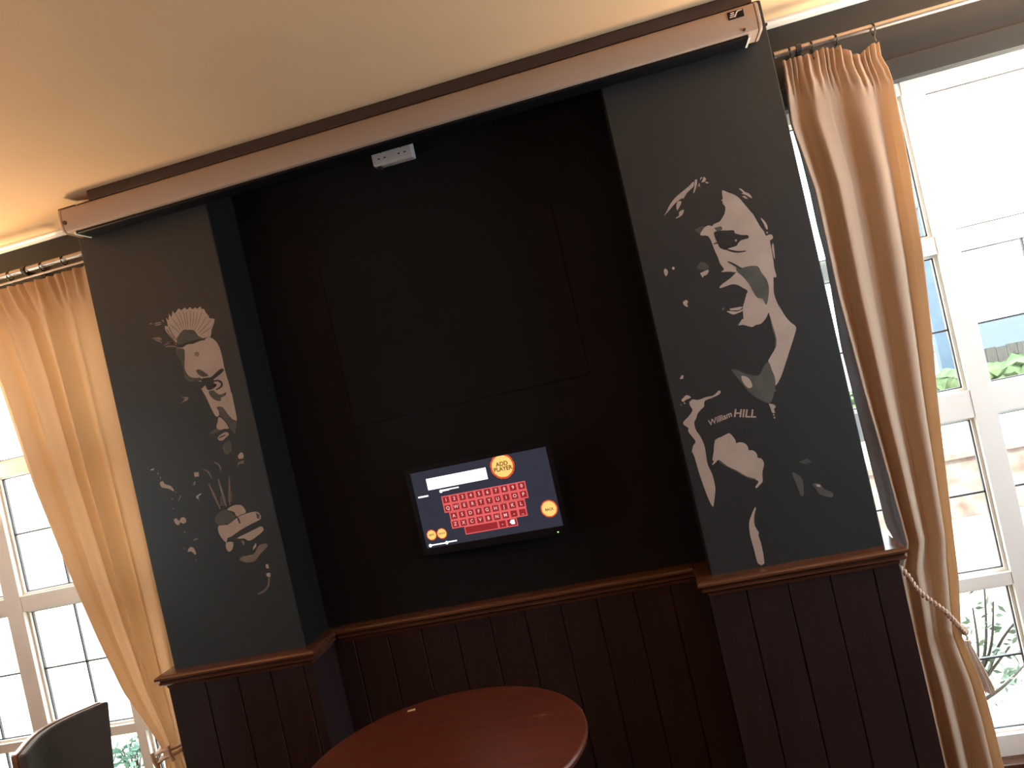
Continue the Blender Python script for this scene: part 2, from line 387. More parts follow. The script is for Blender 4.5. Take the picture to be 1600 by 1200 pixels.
# ------------------------------------------------------------------ windows
GY = 0.262
def window(name, O, vbars, hbars, leadv, leadz, label, sill=True):
    root = thing(name, ((O[0]+O[1])/2, GY, WZ[0]), label, 'window', kind='structure')
    x0, x1 = O[0]+.001, O[1]-.001; z0, z1 = WZ[0]+.001, WZ[1]-.001
    ys, ye = .225, .295
    xs_ = [x0, x0+.05]+[v for ab in vbars for v in ab]+[x1-.05, x1]
    bs = [((xs_[k], ys, z0), (xs_[k+1], ye, z1)) for k in range(0, len(xs_), 2)]
    for k in range(1, len(xs_)-1, 2):
        for a, b in [(z0, z0+.077)]+list(hbars)+[(z1-.04, z1)]:
            bs.append(((xs_[k]+.0002, ys+.002, a), (xs_[k+1]-.0002, ye-.002, b)))
    bm = boxes(*bs)
    # stepped glazing bead round every light
    xe = [x0+.05]+[v for ab in vbars for v in ab]+[x1-.05]; ze = [z0+.077]+[v for ab in hbars for v in ab]+[z1-.04]
    for i in range(0, len(xe), 2):
        for j in range(0, len(ze), 2):
            a, b, c, d = xe[i], xe[i+1], ze[j], ze[j+1]; t = .009; y0, y1 = .246, .275
            quad_box(bm, (a+.0004, y0, c+.0004), (a+t, y1, d-.0004)); quad_box(bm, (b-t, y0, c+.0004), (b-.0004, y1, d-.0004))
            quad_box(bm, (a+t+.0002, y0, c+.0004), (b-t-.0002, y1, c+t)); quad_box(bm, (a+t+.0002, y0, d-t), (b-t-.0002, y1, d-.0004))
    link('window_frame', W(root, bm), MT['frame'], root)
    bm = bmesh.new(); lb = bmesh.new(); r = .0031
    for i in range(0, len(xe), 2):
        for j in range(0, len(ze), 2):
            a, b, c, d = xe[i], xe[i+1], ze[j], ze[j+1]
            quad_box(bm, (a+.004, GY-.002, c+.004), (b-.004, GY+.002, d-.004))
            t = .009
            for (p, q) in (((a+t, GY-.005, c+t), (a+t+.004, GY+.005, d-t)), ((b-t-.004, GY-.005, c+t), (b-t, GY+.005, d-t)), ((a+t, GY-.005, c+t), (b-t, GY+.005, c+t+.004)), ((a+t, GY-.005, d-t-.004), (b-t, GY+.005, d-t))):
                quad_box(lb, p, q)
            for xv in leadv:
                if a+.05 < xv < b-.05 and c < 1.7: quad_box(lb, (xv-r, GY-.005, c+t), (xv+r, GY+.005, d-t))
            for zv in leadz:
                if c+.05 < zv < d-.05: quad_box(lb, (a+t, GY-.005, zv-r), (b-t, GY+.005, zv+r))
    link('window_glass', W(root, bm), MT['glass'], root)
    link('window_leading', W(root, lb), MT['lead'], root)
    if sill:
        link('window_sill', W(root, boxes(((x0, YW-.03, z0-.03), (x1, ys+.002, z0+.012)))), MT['rail'], root, bevel=.006)
    return root
window('window_1', W1, [(-2.69, -2.615), (-2.232, -2.192)], [(.625, .660), (1.172, 1.235), (1.720, 1.775)], [-2.41, -2.87, -2.02], [.925, 1.48, .40],
       'white framed leaded window at the left behind the beige curtain')
window('window_2', W2, [(.984, 1.050), (1.44, 1.506)], [(.647, .688), (1.197, 1.285), (1.735, 1.79)], [.79, 1.245, 1.69], [.409, .949, 1.487],
       'white framed leaded window at the right beside the right curtain')
def fill_window(name, xa, Wd, label):  # windows added out of view to let fill daylight in
    r3 = thing(name, (xa, (Wd[0]+Wd[1])/2, Wd[2]), label, 'window', kind='structure')
    a, b, c, d = Wd[0]+.001, Wd[1]-.001, Wd[2]+.001, Wd[3]-.001; m = (a+b)/2; x0, x1 = xa-.03, xa+.03
    bm = boxes(((x0, a, c), (x1, a+.05, d)), ((x0, b-.05, c), (x1, b, d)), ((x0, a+.0502, c), (x1, b-.0502, c+.05)), ((x0, a+.0502, d-.05), (x1, b-.0502, d)), ((x0+.005, m-.02, c+.0502), (x1-.005, m+.02, d-.0502)))
    link('window_frame', W(r3, bm), MT['frame'], r3)
    link('window_glass', W(r3, boxes(((xa-.002, a+.03, c+.03), (xa+.002, b-.03, d-.03)))), MT['glass'], r3)
fill_window('fill_window_right', XR+.07, W3, 'white framed window added unseen in the right side wall for cool light')
fill_window('fill_window_left', XL-.07, W4, 'white framed window added unseen in the left side wall to brighten the left frame')

# ------------------------------------------------------------------ projector screen casing
SX0, SX1 = -1.806, 0.530
ps = thing('projector_screen', ((SX0+SX1)/2, -.055, 2.47), 'long cream roll-up projector screen casing mounted under the ceiling', 'projector screen')
CP = [(-.012, 2.556), (-.088, 2.556), (-.096, 2.553), (-.101, 2.545), (-.103, 2.515), (-.101, 2.486), (-.097, 2.476), (-.088, 2.472), (-.012, 2.472)]
def extrude_x(bm, prof, x0, x1, mi=0):
    a = [bm.verts.new((x0, y, z)) for y, z in prof]; b = [bm.verts.new((x1, y, z)) for y, z in prof]; n = len(prof)
    for i in range(n): bm.faces.new((a[i], a[(i+1) % n], b[(i+1) % n], b[i])).material_index = mi
    bm.faces.new(a).material_index = mi; bm.faces.new(b).material_index = mi
    return bm
link('casing', W(ps, extrude_x(bmesh.new(), CP, SX0, SX1)), MT['casing'], ps, smooth=True)
def scaled(k): return [(-.055+(y+.055)*k, 2.514+(z-2.514)*k) for y, z in CP]
for x0, x1, xo in ((SX0-.013, SX0-.0015, -1), (SX1+.0015, SX1+.013, 1)):
    bm = bmesh.new()
    secs = [(x0, .97 if xo < 0 else 1.03), ((x0+x1)/2, 1.03), (x1, 1.03 if xo < 0 else .97)]
    rings = [[bm.verts.new((x, y, z)) for y, z in scaled(k)] for x, k in secs]; n = len(CP)
    for i in range(2):
        for j in range(n): bm.faces.new((rings[i][j], rings[i][(j+1) % n], rings[i+1][(j+1) % n], rings[i+1][j]))
    bm.faces.new(rings[0]); bm.faces.new(rings[-1])
    link('end_cap', W(ps, bm), MT['casing'], ps, smooth=True, bevel=.002)
for px, py in ((101, 348), (1163, 46), (1197, 38)):
    p = at(px, py, -.104); bm = bmesh.new()
    tube(bm, [(p.x, -.1, p.z), (p.x, -.1055, p.z)], .004 if px > 200 else .007, 12)
    link('screw', W(ps, bm), MT['batten'], ps)
link('mounting_bracket', W(ps, boxes(((SX0-.022, -.085, 2.553), (SX0+.045, -.02, 2.5635)))), MT['iron'], ps, bevel=.002)
bm = extrude_x(bmesh.new(), [(-.088, 2.4715), (-.014, 2.4715), (-.014, 2.466), (-.020, 2.463), (-.083, 2.463), (-.088, 2.466)], SX0+.03, SX1-.03)
db = link('drop_bar', W(ps, bm), MT['black'], ps)
for x in (SX0+.025, SX1-.03):
    link('drop_bar_cap', W(ps, boxes(((x, -.0895, 2.4615), (x+.006, -.0125, 2.4714)))), MT['white'], db)
# maker's badge: dark plate, three bars and a swoosh
c0, c1, c2, c3 = at(1136, 19, -.1045), at(1161, 14, -.1045), at(1163, 24.5, -.1045), at(1138, 32, -.1045)
bx0, bx1 = (c0.x+c3.x)/2, (c1.x+c2.x)/2; bz0, bz1 = (c3.z+c2.z)/2, (c0.z+c1.z)/2
bm = boxes(((bx0, -.1046, bz0), (bx1, -.1000, bz1), 0))
bw, bh = bx1-bx0, bz1-bz0
for k in range(3):
    v = bz0+bh*(.22+.25*k)
    quad_box(bm, (bx0+bw*(.10+.05*k), -.1050, v), (bx0+bw*.42, -.1046, v+bh*.12), 1)
sw = [(.36, .22), (.46, .16), (.60, .66), (.68, .80), (.94, .84), (.94, .92), (.64, .92), (.54, .76), (.44, .36), (.38, .36)]
prism(bm, [Vector((bx0+bw*u, -.1050, bz0+bh*v)) for u, v in sw], Vector((0, .0004, 0)), 1)
link('maker_badge', W(ps, bm), [MT['black'], MT['white']], ps)

# ------------------------------------------------------------------ double socket box on the recess wall
sx0, sx1, sz0, sz1 = -.762, -.614, 2.478, 2.539
sk = thing('socket_box', ((sx0+sx1)/2, YW-.0125, sz0), 'pale double socket box on the black wall under the screen casing', 'socket')
link('back_box', W(sk, boxes(((sx0, YW-.050, sz0), (sx1, YW-.0125, sz1)))), MT['socket'], sk, bevel=.005)
link('faceplate', W(sk, boxes(((sx0+.001, YW-.057, sz0+.001), (sx1-.001, YW-.0495, sz1-.001)))), MT['socket'], sk, bevel=.003)
for cx in (sx0+.037, sx1-.037):
    bm = bmesh.new()
    for dx, dz, w, h in ((0, .013, .004, .009), (-.011, -.009, .008, .004), (.011, -.009, .008, .004)):
        quad_box(bm, (cx+dx-w/2, YW-.0578, (sz0+sz1)/2+dz-h/2), (cx+dx+w/2, YW-.0568, (sz0+sz1)/2+dz+h/2))
    link('socket_holes', W(sk, bm), MT['hole'], sk)
for cx in (sx0+.037-.018, sx1-.037+.018):
    link('rocker_switch', W(sk, boxes(((cx-.004, YW-.0605, sz1-.021), (cx+.004, YW-.0565, sz1-.008)))), MT['socket'], sk, bevel=.001)
link('cable_gland', W(sk, boxes(((sx0+.010, YW-.05, sz0-.013), (sx0+.027, YW-.03, sz0)))), MT['hole'], sk, bevel=.003)

# ------------------------------------------------------------------ touchscreen
TA = Vector((-.8835, .160, 1.1285)); TB = Vector((-.3815, .105, 1.1285))
tw = (TB-TA).length; th = .271
tdir = (TB-TA).normalized(); tn = Vector((tdir.y, -tdir.x, 0)).normalized()          # towards the room
if tn.y > 0: tn = -tn
ts = thing('touchscreen', (TA+TB)/2, 'lit touchscreen showing a red keyboard on the black recess wall', 'touchscreen')
ts.rotation_euler = (0, 0, math.atan2(tdir.y, tdir.x))
# local frame: x along the screen, -y to the room, z up; origin bottom centre of the picture
hx = tw/2
b = .016
bm = boxes(((-hx-b, .0005, -.026), (hx+b, .012, th+b)))
link('housing', bm, MT['black'], ts, bevel=.004)
bm = boxes(((-hx-b, -.004, -.026), (-hx, .001, th+b)), ((hx, -.004, -.026), (hx+b, .001, th+b)), ((-hx-b, -.004, -.026), (hx+b, .001, 0)), ((-hx-b, -.004, th), (hx+b, .001, th+b)))
link('bezel', bm, MT['black'], ts, bevel=.002)
link('status_light', boxes(((.958*tw-hx-.0025, -.0055, -.0205), (.958*tw-hx+.0025, -.0038, -.0165))), MT['led'], ts)
link('wall_mount', boxes(((-.06, .012, .08), (.06, .045, .19))), MT['iron'], ts)
bm = bmesh.new()
SM = [MT[k] for k in ('scr_bg', 'scr_white', 'scr_pink', 'scr_red', 'scr_glyph', 'scr_orange', 'scr_ring', 'scr_brown')]
def U(u): return u*tw-hx
def srect(u0, v0, u1, v1, mi, lay):
    y = -.0002*lay
    bm.faces.new([bm.verts.new(p) for p in ((U(u0), y, v0*th), (U(u1), y, v0*th), (U(u1), y, v1*th), (U(u0), y, v1*th))]).material_index = mi
def sdisc(u, v, r, mi, lay, n=40, wob=0.0):
    y = -.0002*lay
    pts = []
    for k in range(n):
        rr = r*(1+wob*math.sin(k*2.1)*math.sin(k*.7))
        pts.append(bm.verts.new((U(u)+rr*math.cos(2*PI*k/n), y, v*th+rr*math.sin(2*PI*k/n))))
    bm.faces.new(pts).material_index = mi
def stext(s, u, v, size, mi, lay):
    y = -.0002*lay
    add_text(bm, s, size, lambda a, c: (U(u)+a, y, v*th+c), mi)
srect(0, 0, 1, 1, 0, 0)
srect(.107, .742, .556, .892, 1, 1)
KP = .0618; KH = .1085
def krow(u0, vc, glyphs, kw=None):
    for i, g in enumerate(glyphs):
        uc = u0+KP*i
        a, c = uc-KP/2, uc+KP/2
        srect(a, vc-KH/2, c, vc+KH/2, 2, 1)
        srect(a+.008, vc-KH/2+.014, c-.008, vc+KH/2-.014, 3, 2)
        stext(g, uc, vc, .0165, 4, 3)
krow(.2215, .578, '1234567890')
krow(.2215, .469, 'QWERTYUIOP')
krow(.2530, .358, 'ASDFGHJKL')
krow(.2500, .250, 'ZXCVBNM-_')
for a, c in ((.308, .556), (.556, .617), (.617, .694)):
    srect(a, .146-KH/2, c, .146+KH/2, 2, 1); srect(a+.006, .146-KH/2+.012, c-.006, .146+KH/2-.012, 3, 2)
stext('-', .586, .146, .0165, 4, 3)
for pts in ([(.640, .150), (.652, .178), (.675, .178), (.675, .122), (.652, .122)],):
    bm.faces.new([bm.verts.new((U(u), -.0006, v*th)) for u, v in pts]).material_index = 1
for u, v, r in ((.676, .866, .0375), (.931, .235, .0255), (.057, .163, .0165), (.135, .160, .0165)):
    sdisc(u, v, r*1.17, 6, 1, wob=.03); sdisc(u, v, r, 5, 2, wob=.02)
stext('ADD', .676, .895, .0200, 7, 3); stext('PLAYER', .676, .832, .0200, 7, 3)
stext('BACK', .931, .225, .0115, 7, 3); stext('EDIT', .057, .163, .0095, 7, 3); stext('DELETE', .135, .160, .0075, 7, 3)
# captions too blurred to read, shown as the white strokes they are
srect(.020, .664, .098, .684, 1, 1)
sdisc(.198, .700, .0058, 1, 1); srect(.205, .702, .334, .718, 1, 1); srect(.212, .694, .262, .703, 1, 1)
sdisc(.030, .030, .0060, 1, 1); srect(.036, .024, .150, .040, 1, 1); sdisc(.156, .032, .0058, 1, 1); srect(.160, .030, .234, .046, 1, 1)
link('screen', bm, SM, ts)

# ------------------------------------------------------------------ murals on the piers
def mp(seg):                  # crop name -> (ox, oy, scale) -> points of the pier front
    ox, oy, s = seg
    return lambda x, y: at(ox+x/s, oy+y/s, 0.0)
LAY = {'thin': .0008, 'tan': .0006, 'grey': .0010, 'dark': .0013, 'tan2': .0016, 'grey0': .0005}
class Paint:
    """paint of one part; each=True makes every patch a part of its own"""
    def __init__(s, each=False): s.each = each; s.bms = [bmesh.new()]
    def cur(s):
        if s.each: s.bms.append(bmesh.new())
        return s.bms[-1]
    def poly(s, seg, pts, k='tan', smooth=3):
        f = mp(seg); P = [f(*p) for p in pts]
        if smooth and len(P) > 4: P = spline(P, smooth, True)
        d = LAY[k]; mi = {'tan': 0, 'tan2': 0, 'grey': 1, 'grey0': 1, 'dark': 2, 'thin': 3}[k]
        Q = [Vector((p.x, -d, p.z)) for p in P]
        prism(s.cur(), Q, Vector((0, d-.0001, 0)), mi); return s
    def stroke(s, seg, pts, w, k='thin'):
        f = mp(seg); P = spline([f(*p) for p in pts], 5) if len(pts) > 2 else [f(*p) for p in pts]
        L, R = [], []
        for i, p in enumerate(P):
            t = (P[min(i+1, len(P)-1)]-P[max(i-1, 0)]).normalized(); n = Vector((-t.z, 0, t.x))
            q = i/(len(P)-1); ww = w*(.45+.55*math.sin(PI*min(max(q, .08), .92)))/2
            L.append(p+n*ww); R.append(p-n*ww)
        d = LAY[k]; mi = {'tan': 0, 'tan2': 0, 'grey': 1, 'dark': 2, 'thin': 3}[k]
        Q = [Vector((p.x, -d, p.z)) for p in L+R[::-1]]
        prism(s.cur(), Q, Vector((0, d-.0001, 0)), mi); return s
    def dot(s, seg, x, y, r, k='tan'):
        return s.poly(seg, [(x+r*math.cos(a*PI/4), y+r*1.2*math.sin(a*PI/4)) for a in range(8)], k)
    def done(s, name, root):
        for bm in s.bms:
            if len(bm.verts): link(name, W(root, bm), [MT['tan'], MT['grey'], MT['dark'], MT['thin']], root)
            else: bm.free()

# --- right pier
mr = thing('mural', ((PR[0]+PR[1])/2, 0, .92), 'painted mural of a shouting man with clenched fist on the right pier', 'mural')
A7 = (1020, 260, 7.5); A8 = (1080, 340, 7.5); C1 = (1020, 400, 4.615); C2 = (1040, 580, 8.0); C3 = (1050, 660, 8.571); C4 = (1060, 740, 5.926); CB = (1020, 560, 3.529)
def to(seg, dst, pts):
    return [((dst and (seg[0]+x/seg[2]-dst[0])*dst[2]), (seg[1]+y/seg[2]-dst[1])*dst[2]) for x, y in pts]
face = to(A7, A8, [(815, 280), (880, 305), (960, 335), (1020, 380), (1070, 440), (1130, 510), (1180, 570), (1220, 640), (1260, 710), (1300, 760), (1325, 812), (1360, 800), (1395, 802), (1408, 838), (1385, 862), (1372, 872), (1382, 930), (1395, 1000), (1412, 1100)])
face += [(975, 600), (998, 680), (985, 702), (965, 702), (965, 800), (970, 890), (1008, 1000), (1060, 1090)]
face += to(C1, A8, [(910, 350), (945, 420), (990, 475), (1032, 512), (1020, 575), (990, 670), (955, 780), (920, 880), (882, 935), (878, 870), (852, 810), (832, 762), (850, 722), (884, 660), (885, 590), (862, 510), (846, 450), (836, 408), (815, 450), (780, 488), (740, 498), (715, 512), (650, 496), (618, 500), (645, 455)])
face += [(612, 1190), (606, 1100), (604, 1055), (628, 970), (646, 900), (660, 858), (600, 820), (540, 788), (480, 782), (420, 800), (345, 826), (334, 812), (362, 782), (412, 745), (470, 700), (532, 634), (510, 641), (440, 632), (362, 639), (360, 628), (384, 604), (340, 540), (310, 460), (282, 400), (256, 335), (228, 262), (190, 214), (122, 210), (106, 190), (150, 122), (200, 92), (245, 100), (268, 75), (330, 50)]
face += to(A7, A8, [(790, 640), (838, 560), (850, 480), (822, 440), (816, 408), (798, 395), (818, 386), (815, 340)])
p = Paint(); p.poly(A8, face, 'tan', 3)
p.poly(A8, [(590, 592), (650, 575), (720, 565), (785, 575), (820, 640), (880, 720), (908, 800), (908, 900), (888, 1010), (868, 1010), (838, 952), (780, 940), (740, 890), (680, 780), (605, 690), (545, 640), (525, 590), (560, 585)], 'grey')
p.poly(A7, [(720, 722), (800, 700), (820, 735), (760, 772)], 'grey')
p.poly(C1, [(566, 822), (612, 822), (660, 845), (760, 862), (800, 792), (836, 766), (860, 830), (884, 900), (872, 1000), (842, 1060), (770, 1035), (690, 980), (630, 905)], 'grey')
p.poly(C1, [(640, 865), (690, 880), (718, 935), (690, 952), (652, 915)], 'tan2')
p.poly(C1, [(842, 430), (870, 520), (892, 600), (886, 660), (878, 640), (880, 590), (858, 520)], 'grey')
p.poly(A8, [(70, 600), (90, 540), (130, 520), (190, 550), (205, 590), (150, 610)], 'grey0')
p.poly(A8, [(45, 150), (80, 120), (140, 100), (160, 120), (110, 190)], 'grey0')
p.poly(C1, [(600, 498), (640, 470), (655, 480), (650, 498)], 'grey0')
p.done('painted_face', mr)
p = Paint()
p.poly(A8, [(280, 165), (350, 152), (430, 150), (500, 150), (515, 185), (600, 205), (660, 205), (672, 240), (590, 265), (550, 300), (530, 332), (440, 360), (400, 378), (340, 355), (320, 320), (292, 262), (268, 195)], 'dark')
p.stroke(A8, [(415, 372), (470, 390), (550, 402), (640, 392)], .006, 'dark')
p.stroke(A8, [(262, 310), (295, 300), (322, 298)], .004, 'dark')
p.stroke(A8, [(432, 516), (500, 550), (560, 585), (600, 600)], .006, 'dark')
p.dot(A8, 524, 268, 11, 'tan2')
p.done('painted_eye', mr)
p = Paint(True)
p.poly(A8, [(452, 1068), (500, 1060), (580, 1045), (600, 1048), (565, 1082), (500, 1086), (462, 1086)])
p.poly(A8, [(415, 1098), (470, 1096), (540, 1100), (600, 1076), (598, 1096), (520, 1130), (480, 1134), (440, 1114)])
p.dot(A8, 375, 1072, 12, 'thin')
p.done('painted_lip', mr)
p = Paint(True)
p.poly(A7, [(130, 580), (160, 530), (200, 450), (260, 370), (340, 300), (420, 235), (475, 180), (482, 212), (470, 245), (400, 310), (358, 378), (345, 372), (300, 400), (250, 445), (180, 530)])
p.poly(A7, [(290, 412), (335, 410), (320, 460), (285, 515), (276, 465)], 'tan', 2)
p.poly(A7, [(305, 545), (330, 518), (365, 510), (345, 570), (275, 610), (272, 600), (308, 575)], 'tan', 2)
p.poly(A7, [(492, 162), (518, 156), (515, 215), (488, 305), (474, 305), (490, 230)], 'tan', 2)
p.poly(A7, [(520, 250), (545, 190), (556, 250), (540, 222)], 'tan', 0)
p.poly(A7, [(552, 142), (575, 120), (578, 132), (560, 162)], 'tan', 0)
p.poly(A7, [(595, 122), (625, 150), (602, 180), (568, 186), (585, 160)], 'tan', 2)
p.poly(A7, [(610, 182), (635, 180), (660, 196), (628, 200)], 'tan', 0)
p.poly(A7, [(1010, 262), (1040, 265), (1080, 300), (1130, 320), (1165, 372), (1130, 360), (1090, 335), (1035, 318), (1060, 310)], 'tan', 2)
p.poly(A7, [(1045, 350), (1080, 345), (1115, 380), (1080, 375)], 'tan', 0)
p.poly(A7, [(1262, 606), (1300, 630), (1340, 690), (1345, 738), (1326, 730), (1300, 672)], 'tan', 2)
p.dot(A7, 1340, 775, 9)
p.poly(A7, [(1400, 910), (1415, 910), (1425, 1010), (1430, 1085), (1418, 1060), (1396, 960)], 'tan', 2)
p.done('painted_hair_strand', mr)
p = Paint(True)
p.poly(A8, [(105, 650), (130, 640), (190, 610), (205, 632), (180, 672), (150, 680), (134, 704), (120, 680)], 'tan', 2)
p.poly(C1, [(80, 100), (95, 92), (110, 115), (98, 146), (84, 130)], 'tan', 2); p.dot(C1, 148, 88, 9)
p.poly(C1, [(215, 335), (240, 317), (255, 330), (246, 348), (256, 368), (232, 360)], 'tan', 2); p.poly(C1, [(195, 888), (205, 862), (222, 860), (218, 885)], 'tan', 0)
p.done('painted_highlight', mr)
p = Paint(True)
p.poly(C2, [(1290, 405), (1360, 420), (1376, 450), (1355, 470), (1366, 520), (1330, 516), (1308, 450)], 'tan', 2)
p.dot(C2, 1352, 545, 9); p.dot(C2, 1360, 580, 10); p.dot(C2, 1368, 240, 9, 'thin')
p.poly(C2, [(195, 362), (225, 330), (262, 298), (320, 328), (255, 355), (222, 385)], 'tan', 2); p.dot(C2, 238, 400, 9); p.dot(C2, 195, 422, 6)
p.done('painted_collar_patch', mr); p = Paint()
arm = [(665, 242), (690, 252), (670, 288), (600, 325), (510, 360), (482, 390), (482, 440), (455, 465), (402, 528), (382, 590), (358, 640), (376, 730), (430, 810), (470, 890), (492, 960)]
arm += to(C3, C2, [(455, 430), (480, 570), (540, 700), (576, 850), (580, 920), (560, 1090), (545, 1130), (495, 1040), (440, 900), (390, 760), (340, 600), (300, 460), (262, 382)])
arm += [(330, 992), (345, 930), (376, 882), (335, 822), (282, 752), (286, 712), (226, 668), (226, 630), (300, 550), (336, 482), (304, 430), (300, 385), (340, 352), (390, 360), (440, 350), (500, 325), (590, 306), (640, 266)]
p.poly(C2, arm, 'tan', 3)
p.done('painted_sleeve', mr)
p = Paint()
p.poly(C3, [(575, 240), (660, 195), (745, 150), (765, 148), (795, 165), (835, 215), (852, 250), (860, 280), (890, 268), (940, 268), (990, 292), (1018, 335), (1026, 374), (1070, 372), (1115, 395), (1140, 435), (1146, 474), (1190, 482), (1228, 530), (1228, 590), (1214, 640), (1210, 720), (1214, 792), (1170, 840), (1132, 880), (1118, 860), (1160, 795), (1112, 765), (1000, 740), (860, 660), (740, 600), (632, 500), (590, 532), (548, 570), (535, 560), (562, 520), (540, 500), (558, 400)], 'tan', 2)
p.poly(C3, [(632, 500), (740, 585), (860, 640), (1000, 722), (1110, 752), (1112, 766), (1000, 742), (860, 662), (740, 602), (640, 540)], 'grey', 2)
p.done('painted_fist', mr)
p = Paint()
p.poly(C4, [(705, 318), (718, 320), (702, 390), (706, 480), (745, 545), (740, 572), (766, 650), (796, 830), (735, 830), (700, 700), (666, 580), (654, 470), (670, 400)], 'tan', 2)
p.done('painted_forearm', mr)
p = Paint(True)
p.poly(CB, [(765, 630), (798, 640), (826, 670), (832, 750), (815, 757), (790, 690)], 'grey', 2)
p.poly(CB, [(782, 640), (800, 652), (818, 672), (800, 692)], 'thin', 0)
p.poly(CB, [(805, 572), (850, 552), (876, 570), (845, 584)], 'grey', 0)
p.poly(CB, [(878, 692), (920, 690), (946, 722), (992, 740), (985, 766), (920, 750), (900, 720)], 'grey', 2)
p.poly(CB, [(898, 694), (922, 696), (926, 708), (908, 708)], 'tan2', 0)
p.done('painted_smudge', mr)
bm = bmesh.new()
def along(pa, pb, h):
    a = at(*pa, 0); b = at(*pb, 0); d = (b-a); L = d.length; d.normalize(); n = Vector((-d.z, 0, d.x)); m = (a+b)/2
    return (lambda x, y: (m.x+d.x*x+n.x*y, -.0008, m.z+d.z*x+n.z*y)), L
f, L = along((1107, 662), (1142, 647), 0); add_text(bm, 'William', L/3.0, f, shear=.25)
f, L = along((1145, 646), (1182, 647), 0); add_text(bm, 'HILL', L/2.05, f, shear=.1)
link('painted_lettering', W(mr, bm), MT['tan'], mr)

# --- left pier
ml = thing('mural', ((PL[0]+PL[1])/2, 0, .92), 'painted mural of a man with spiky hair holding darts on the left pier', 'mural')
L3 = (230, 470, 7.5); L4 = (260, 560, 7.057); L5 = (225, 690, 6.0); L6 = (310, 700, 5.0)
p = Paint()
p.poly(L3, [(210, 292), (245, 300), (222, 198), (252, 230), (256, 150), (285, 195), (300, 118), (322, 150), (352, 112), (372, 90), (400, 110), (442, 80), (470, 105), (502, 74), (530, 100), (562, 78), (590, 95), (622, 64), (640, 100), (662, 92), (690, 142), (722, 180), (730, 205), (790, 215), (772, 290), (752, 350), (740, 425), (672, 432), (600, 470), (500, 470), (420, 470), (370, 480), (340, 490), (300, 450), (255, 402), (215, 345)], 'tan', 2)
p.poly(L3, [(350, 440), (420, 345), (480, 340), (550, 346), (600, 410), (675, 450), (610, 462), (560, 490), (490, 490), (430, 515), (380, 526), (352, 485)], 'grey', 3)
p.stroke(L3, [(680, 452), (600, 462), (520, 482), (440, 510), (370, 528)], .008, 'dark')
for x0, y0, x1, y1 in ((420, 340, 330, 150), (440, 335, 372, 130), (460, 330, 420, 120), (480, 330, 455, 130), (505, 330, 505, 110), (525, 330, 545, 125), (545, 335, 590, 125), (560, 345, 640, 130), (580, 365, 690, 190), (600, 385, 740, 230), (400, 360, 285, 200), (385, 385, 260, 270), (620, 400, 760, 300)):
    p.stroke(L3, [(x0, y0), ((x0+x1)/2+6, (y0+y1)/2), (x1, y1)], .0026, 'thin')
p.done('painted_hair', ml); p = Paint(True)
for pts in ([(200, 520), (260, 495), (345, 505)], [(230, 488), (290, 492), (350, 520)], [(210, 540), (280, 532), (350, 540)], [(60, 442), (110, 440), (165, 462)], [(90, 455), (130, 470), (172, 490)], [(120, 432), (150, 436), (170, 455)], [(80, 275), (120, 258), (165, 252)], [(95, 288), (130, 280), (165, 272)], [(28, 272), (45, 266), (60, 270)], [(170, 225), (185, 235), (195, 250)], [(230, 330), (262, 390), (330, 470)], [(250, 300), (300, 400), (360, 470)]):
    p.stroke(L3, pts, .0055, 'thin')
p.done('painted_hair_strand', ml)
p = Paint()
fc = [(345, 556), (420, 546), (470, 512), (530, 506), (600, 480), (670, 448), (740, 430), (800, 470), (840, 530), (868, 610), (888, 700), (905, 790), (930, 880), (960, 980), (985, 1080)]
fc += to(L4, L3, [(720, 380), (745, 500), (768, 610), (776, 680), (764, 750), (756, 835), (732, 800), (702, 778), (690, 740), (640, 672), (588, 622), (572, 640), (540, 632), (490, 540), (440, 430), (396, 355), (390, 332), (415, 305)])
fc += [(640, 960), (620, 945), (560, 945), (500, 945), (452, 900), (430, 800), (400, 705), (350, 640)]
p.poly(L3, fc, 'tan', 3)
p.poly(L3, [(345, 560), (430, 565), (442, 640), (440, 700), (442, 800), (490, 880), (560, 905), (620, 900), (640, 930), (560, 948), (500, 946), (440, 890), (420, 800), (395, 705), (350, 640)], 'grey', 3)
p.poly(L3, [(552, 612), (578, 598), (604, 604), (612, 632), (596, 652), (570, 648), (556, 632)], 'thin', 2)
p.poly(L3, [(575, 815), (620, 805), (690, 850), (720, 880), (650, 890), (600, 860)], 'grey', 2)
p.poly(L4, [(555, 538), (618, 535), (668, 600), (730, 672), (776, 690), (770, 780), (755, 838), (730, 802), (702, 780), (690, 742), (640, 672), (586, 622), (578, 580)], 'grey', 2)
p.poly(L4, [(580, 646), (640, 690), (690, 772), (640, 775), (592, 790), (552, 762), (566, 702)], 'tan', 2)
p.poly(L4, [(480, 822), (545, 775), (598, 785), (560, 820), (492, 832)], 'grey0', 2)
p.poly(L4, [(620, 970), (690, 895), (720, 960), (722, 1020), (662, 1070), (630, 1012)], 'grey', 2)
p.poly(L4, [(570, 868), (612, 832), (658, 810), (692, 838), (660, 868), (620, 905), (575, 900)], 'tan', 2)
p.stroke(L4, [(575, 880), (615, 862), (655, 845)], .004, 'dark')
p.done('painted_face', ml)
p = Paint()
p.poly(L4, [(400, 218), (490, 208), (550, 155), (610, 110), (636, 130), (600, 170), (560, 202), (520, 235), (535, 250), (520, 268), (545, 300), (520, 332), (490, 345), (455, 345), (432, 300), (415, 308), (390, 330), (385, 260)], 'dark', 2)
p.stroke(L4, [(525, 250), (575, 246), (612, 275), (600, 315), (550, 345)], .0075, 'dark')
p.dot(L4, 540, 296, 14, 'dark')
p.poly(L4, [(465, 365), (520, 350), (560, 388), (605, 398), (660, 370), (652, 410), (605, 432), (600, 470), (540, 460), (492, 420)], 'grey', 2)
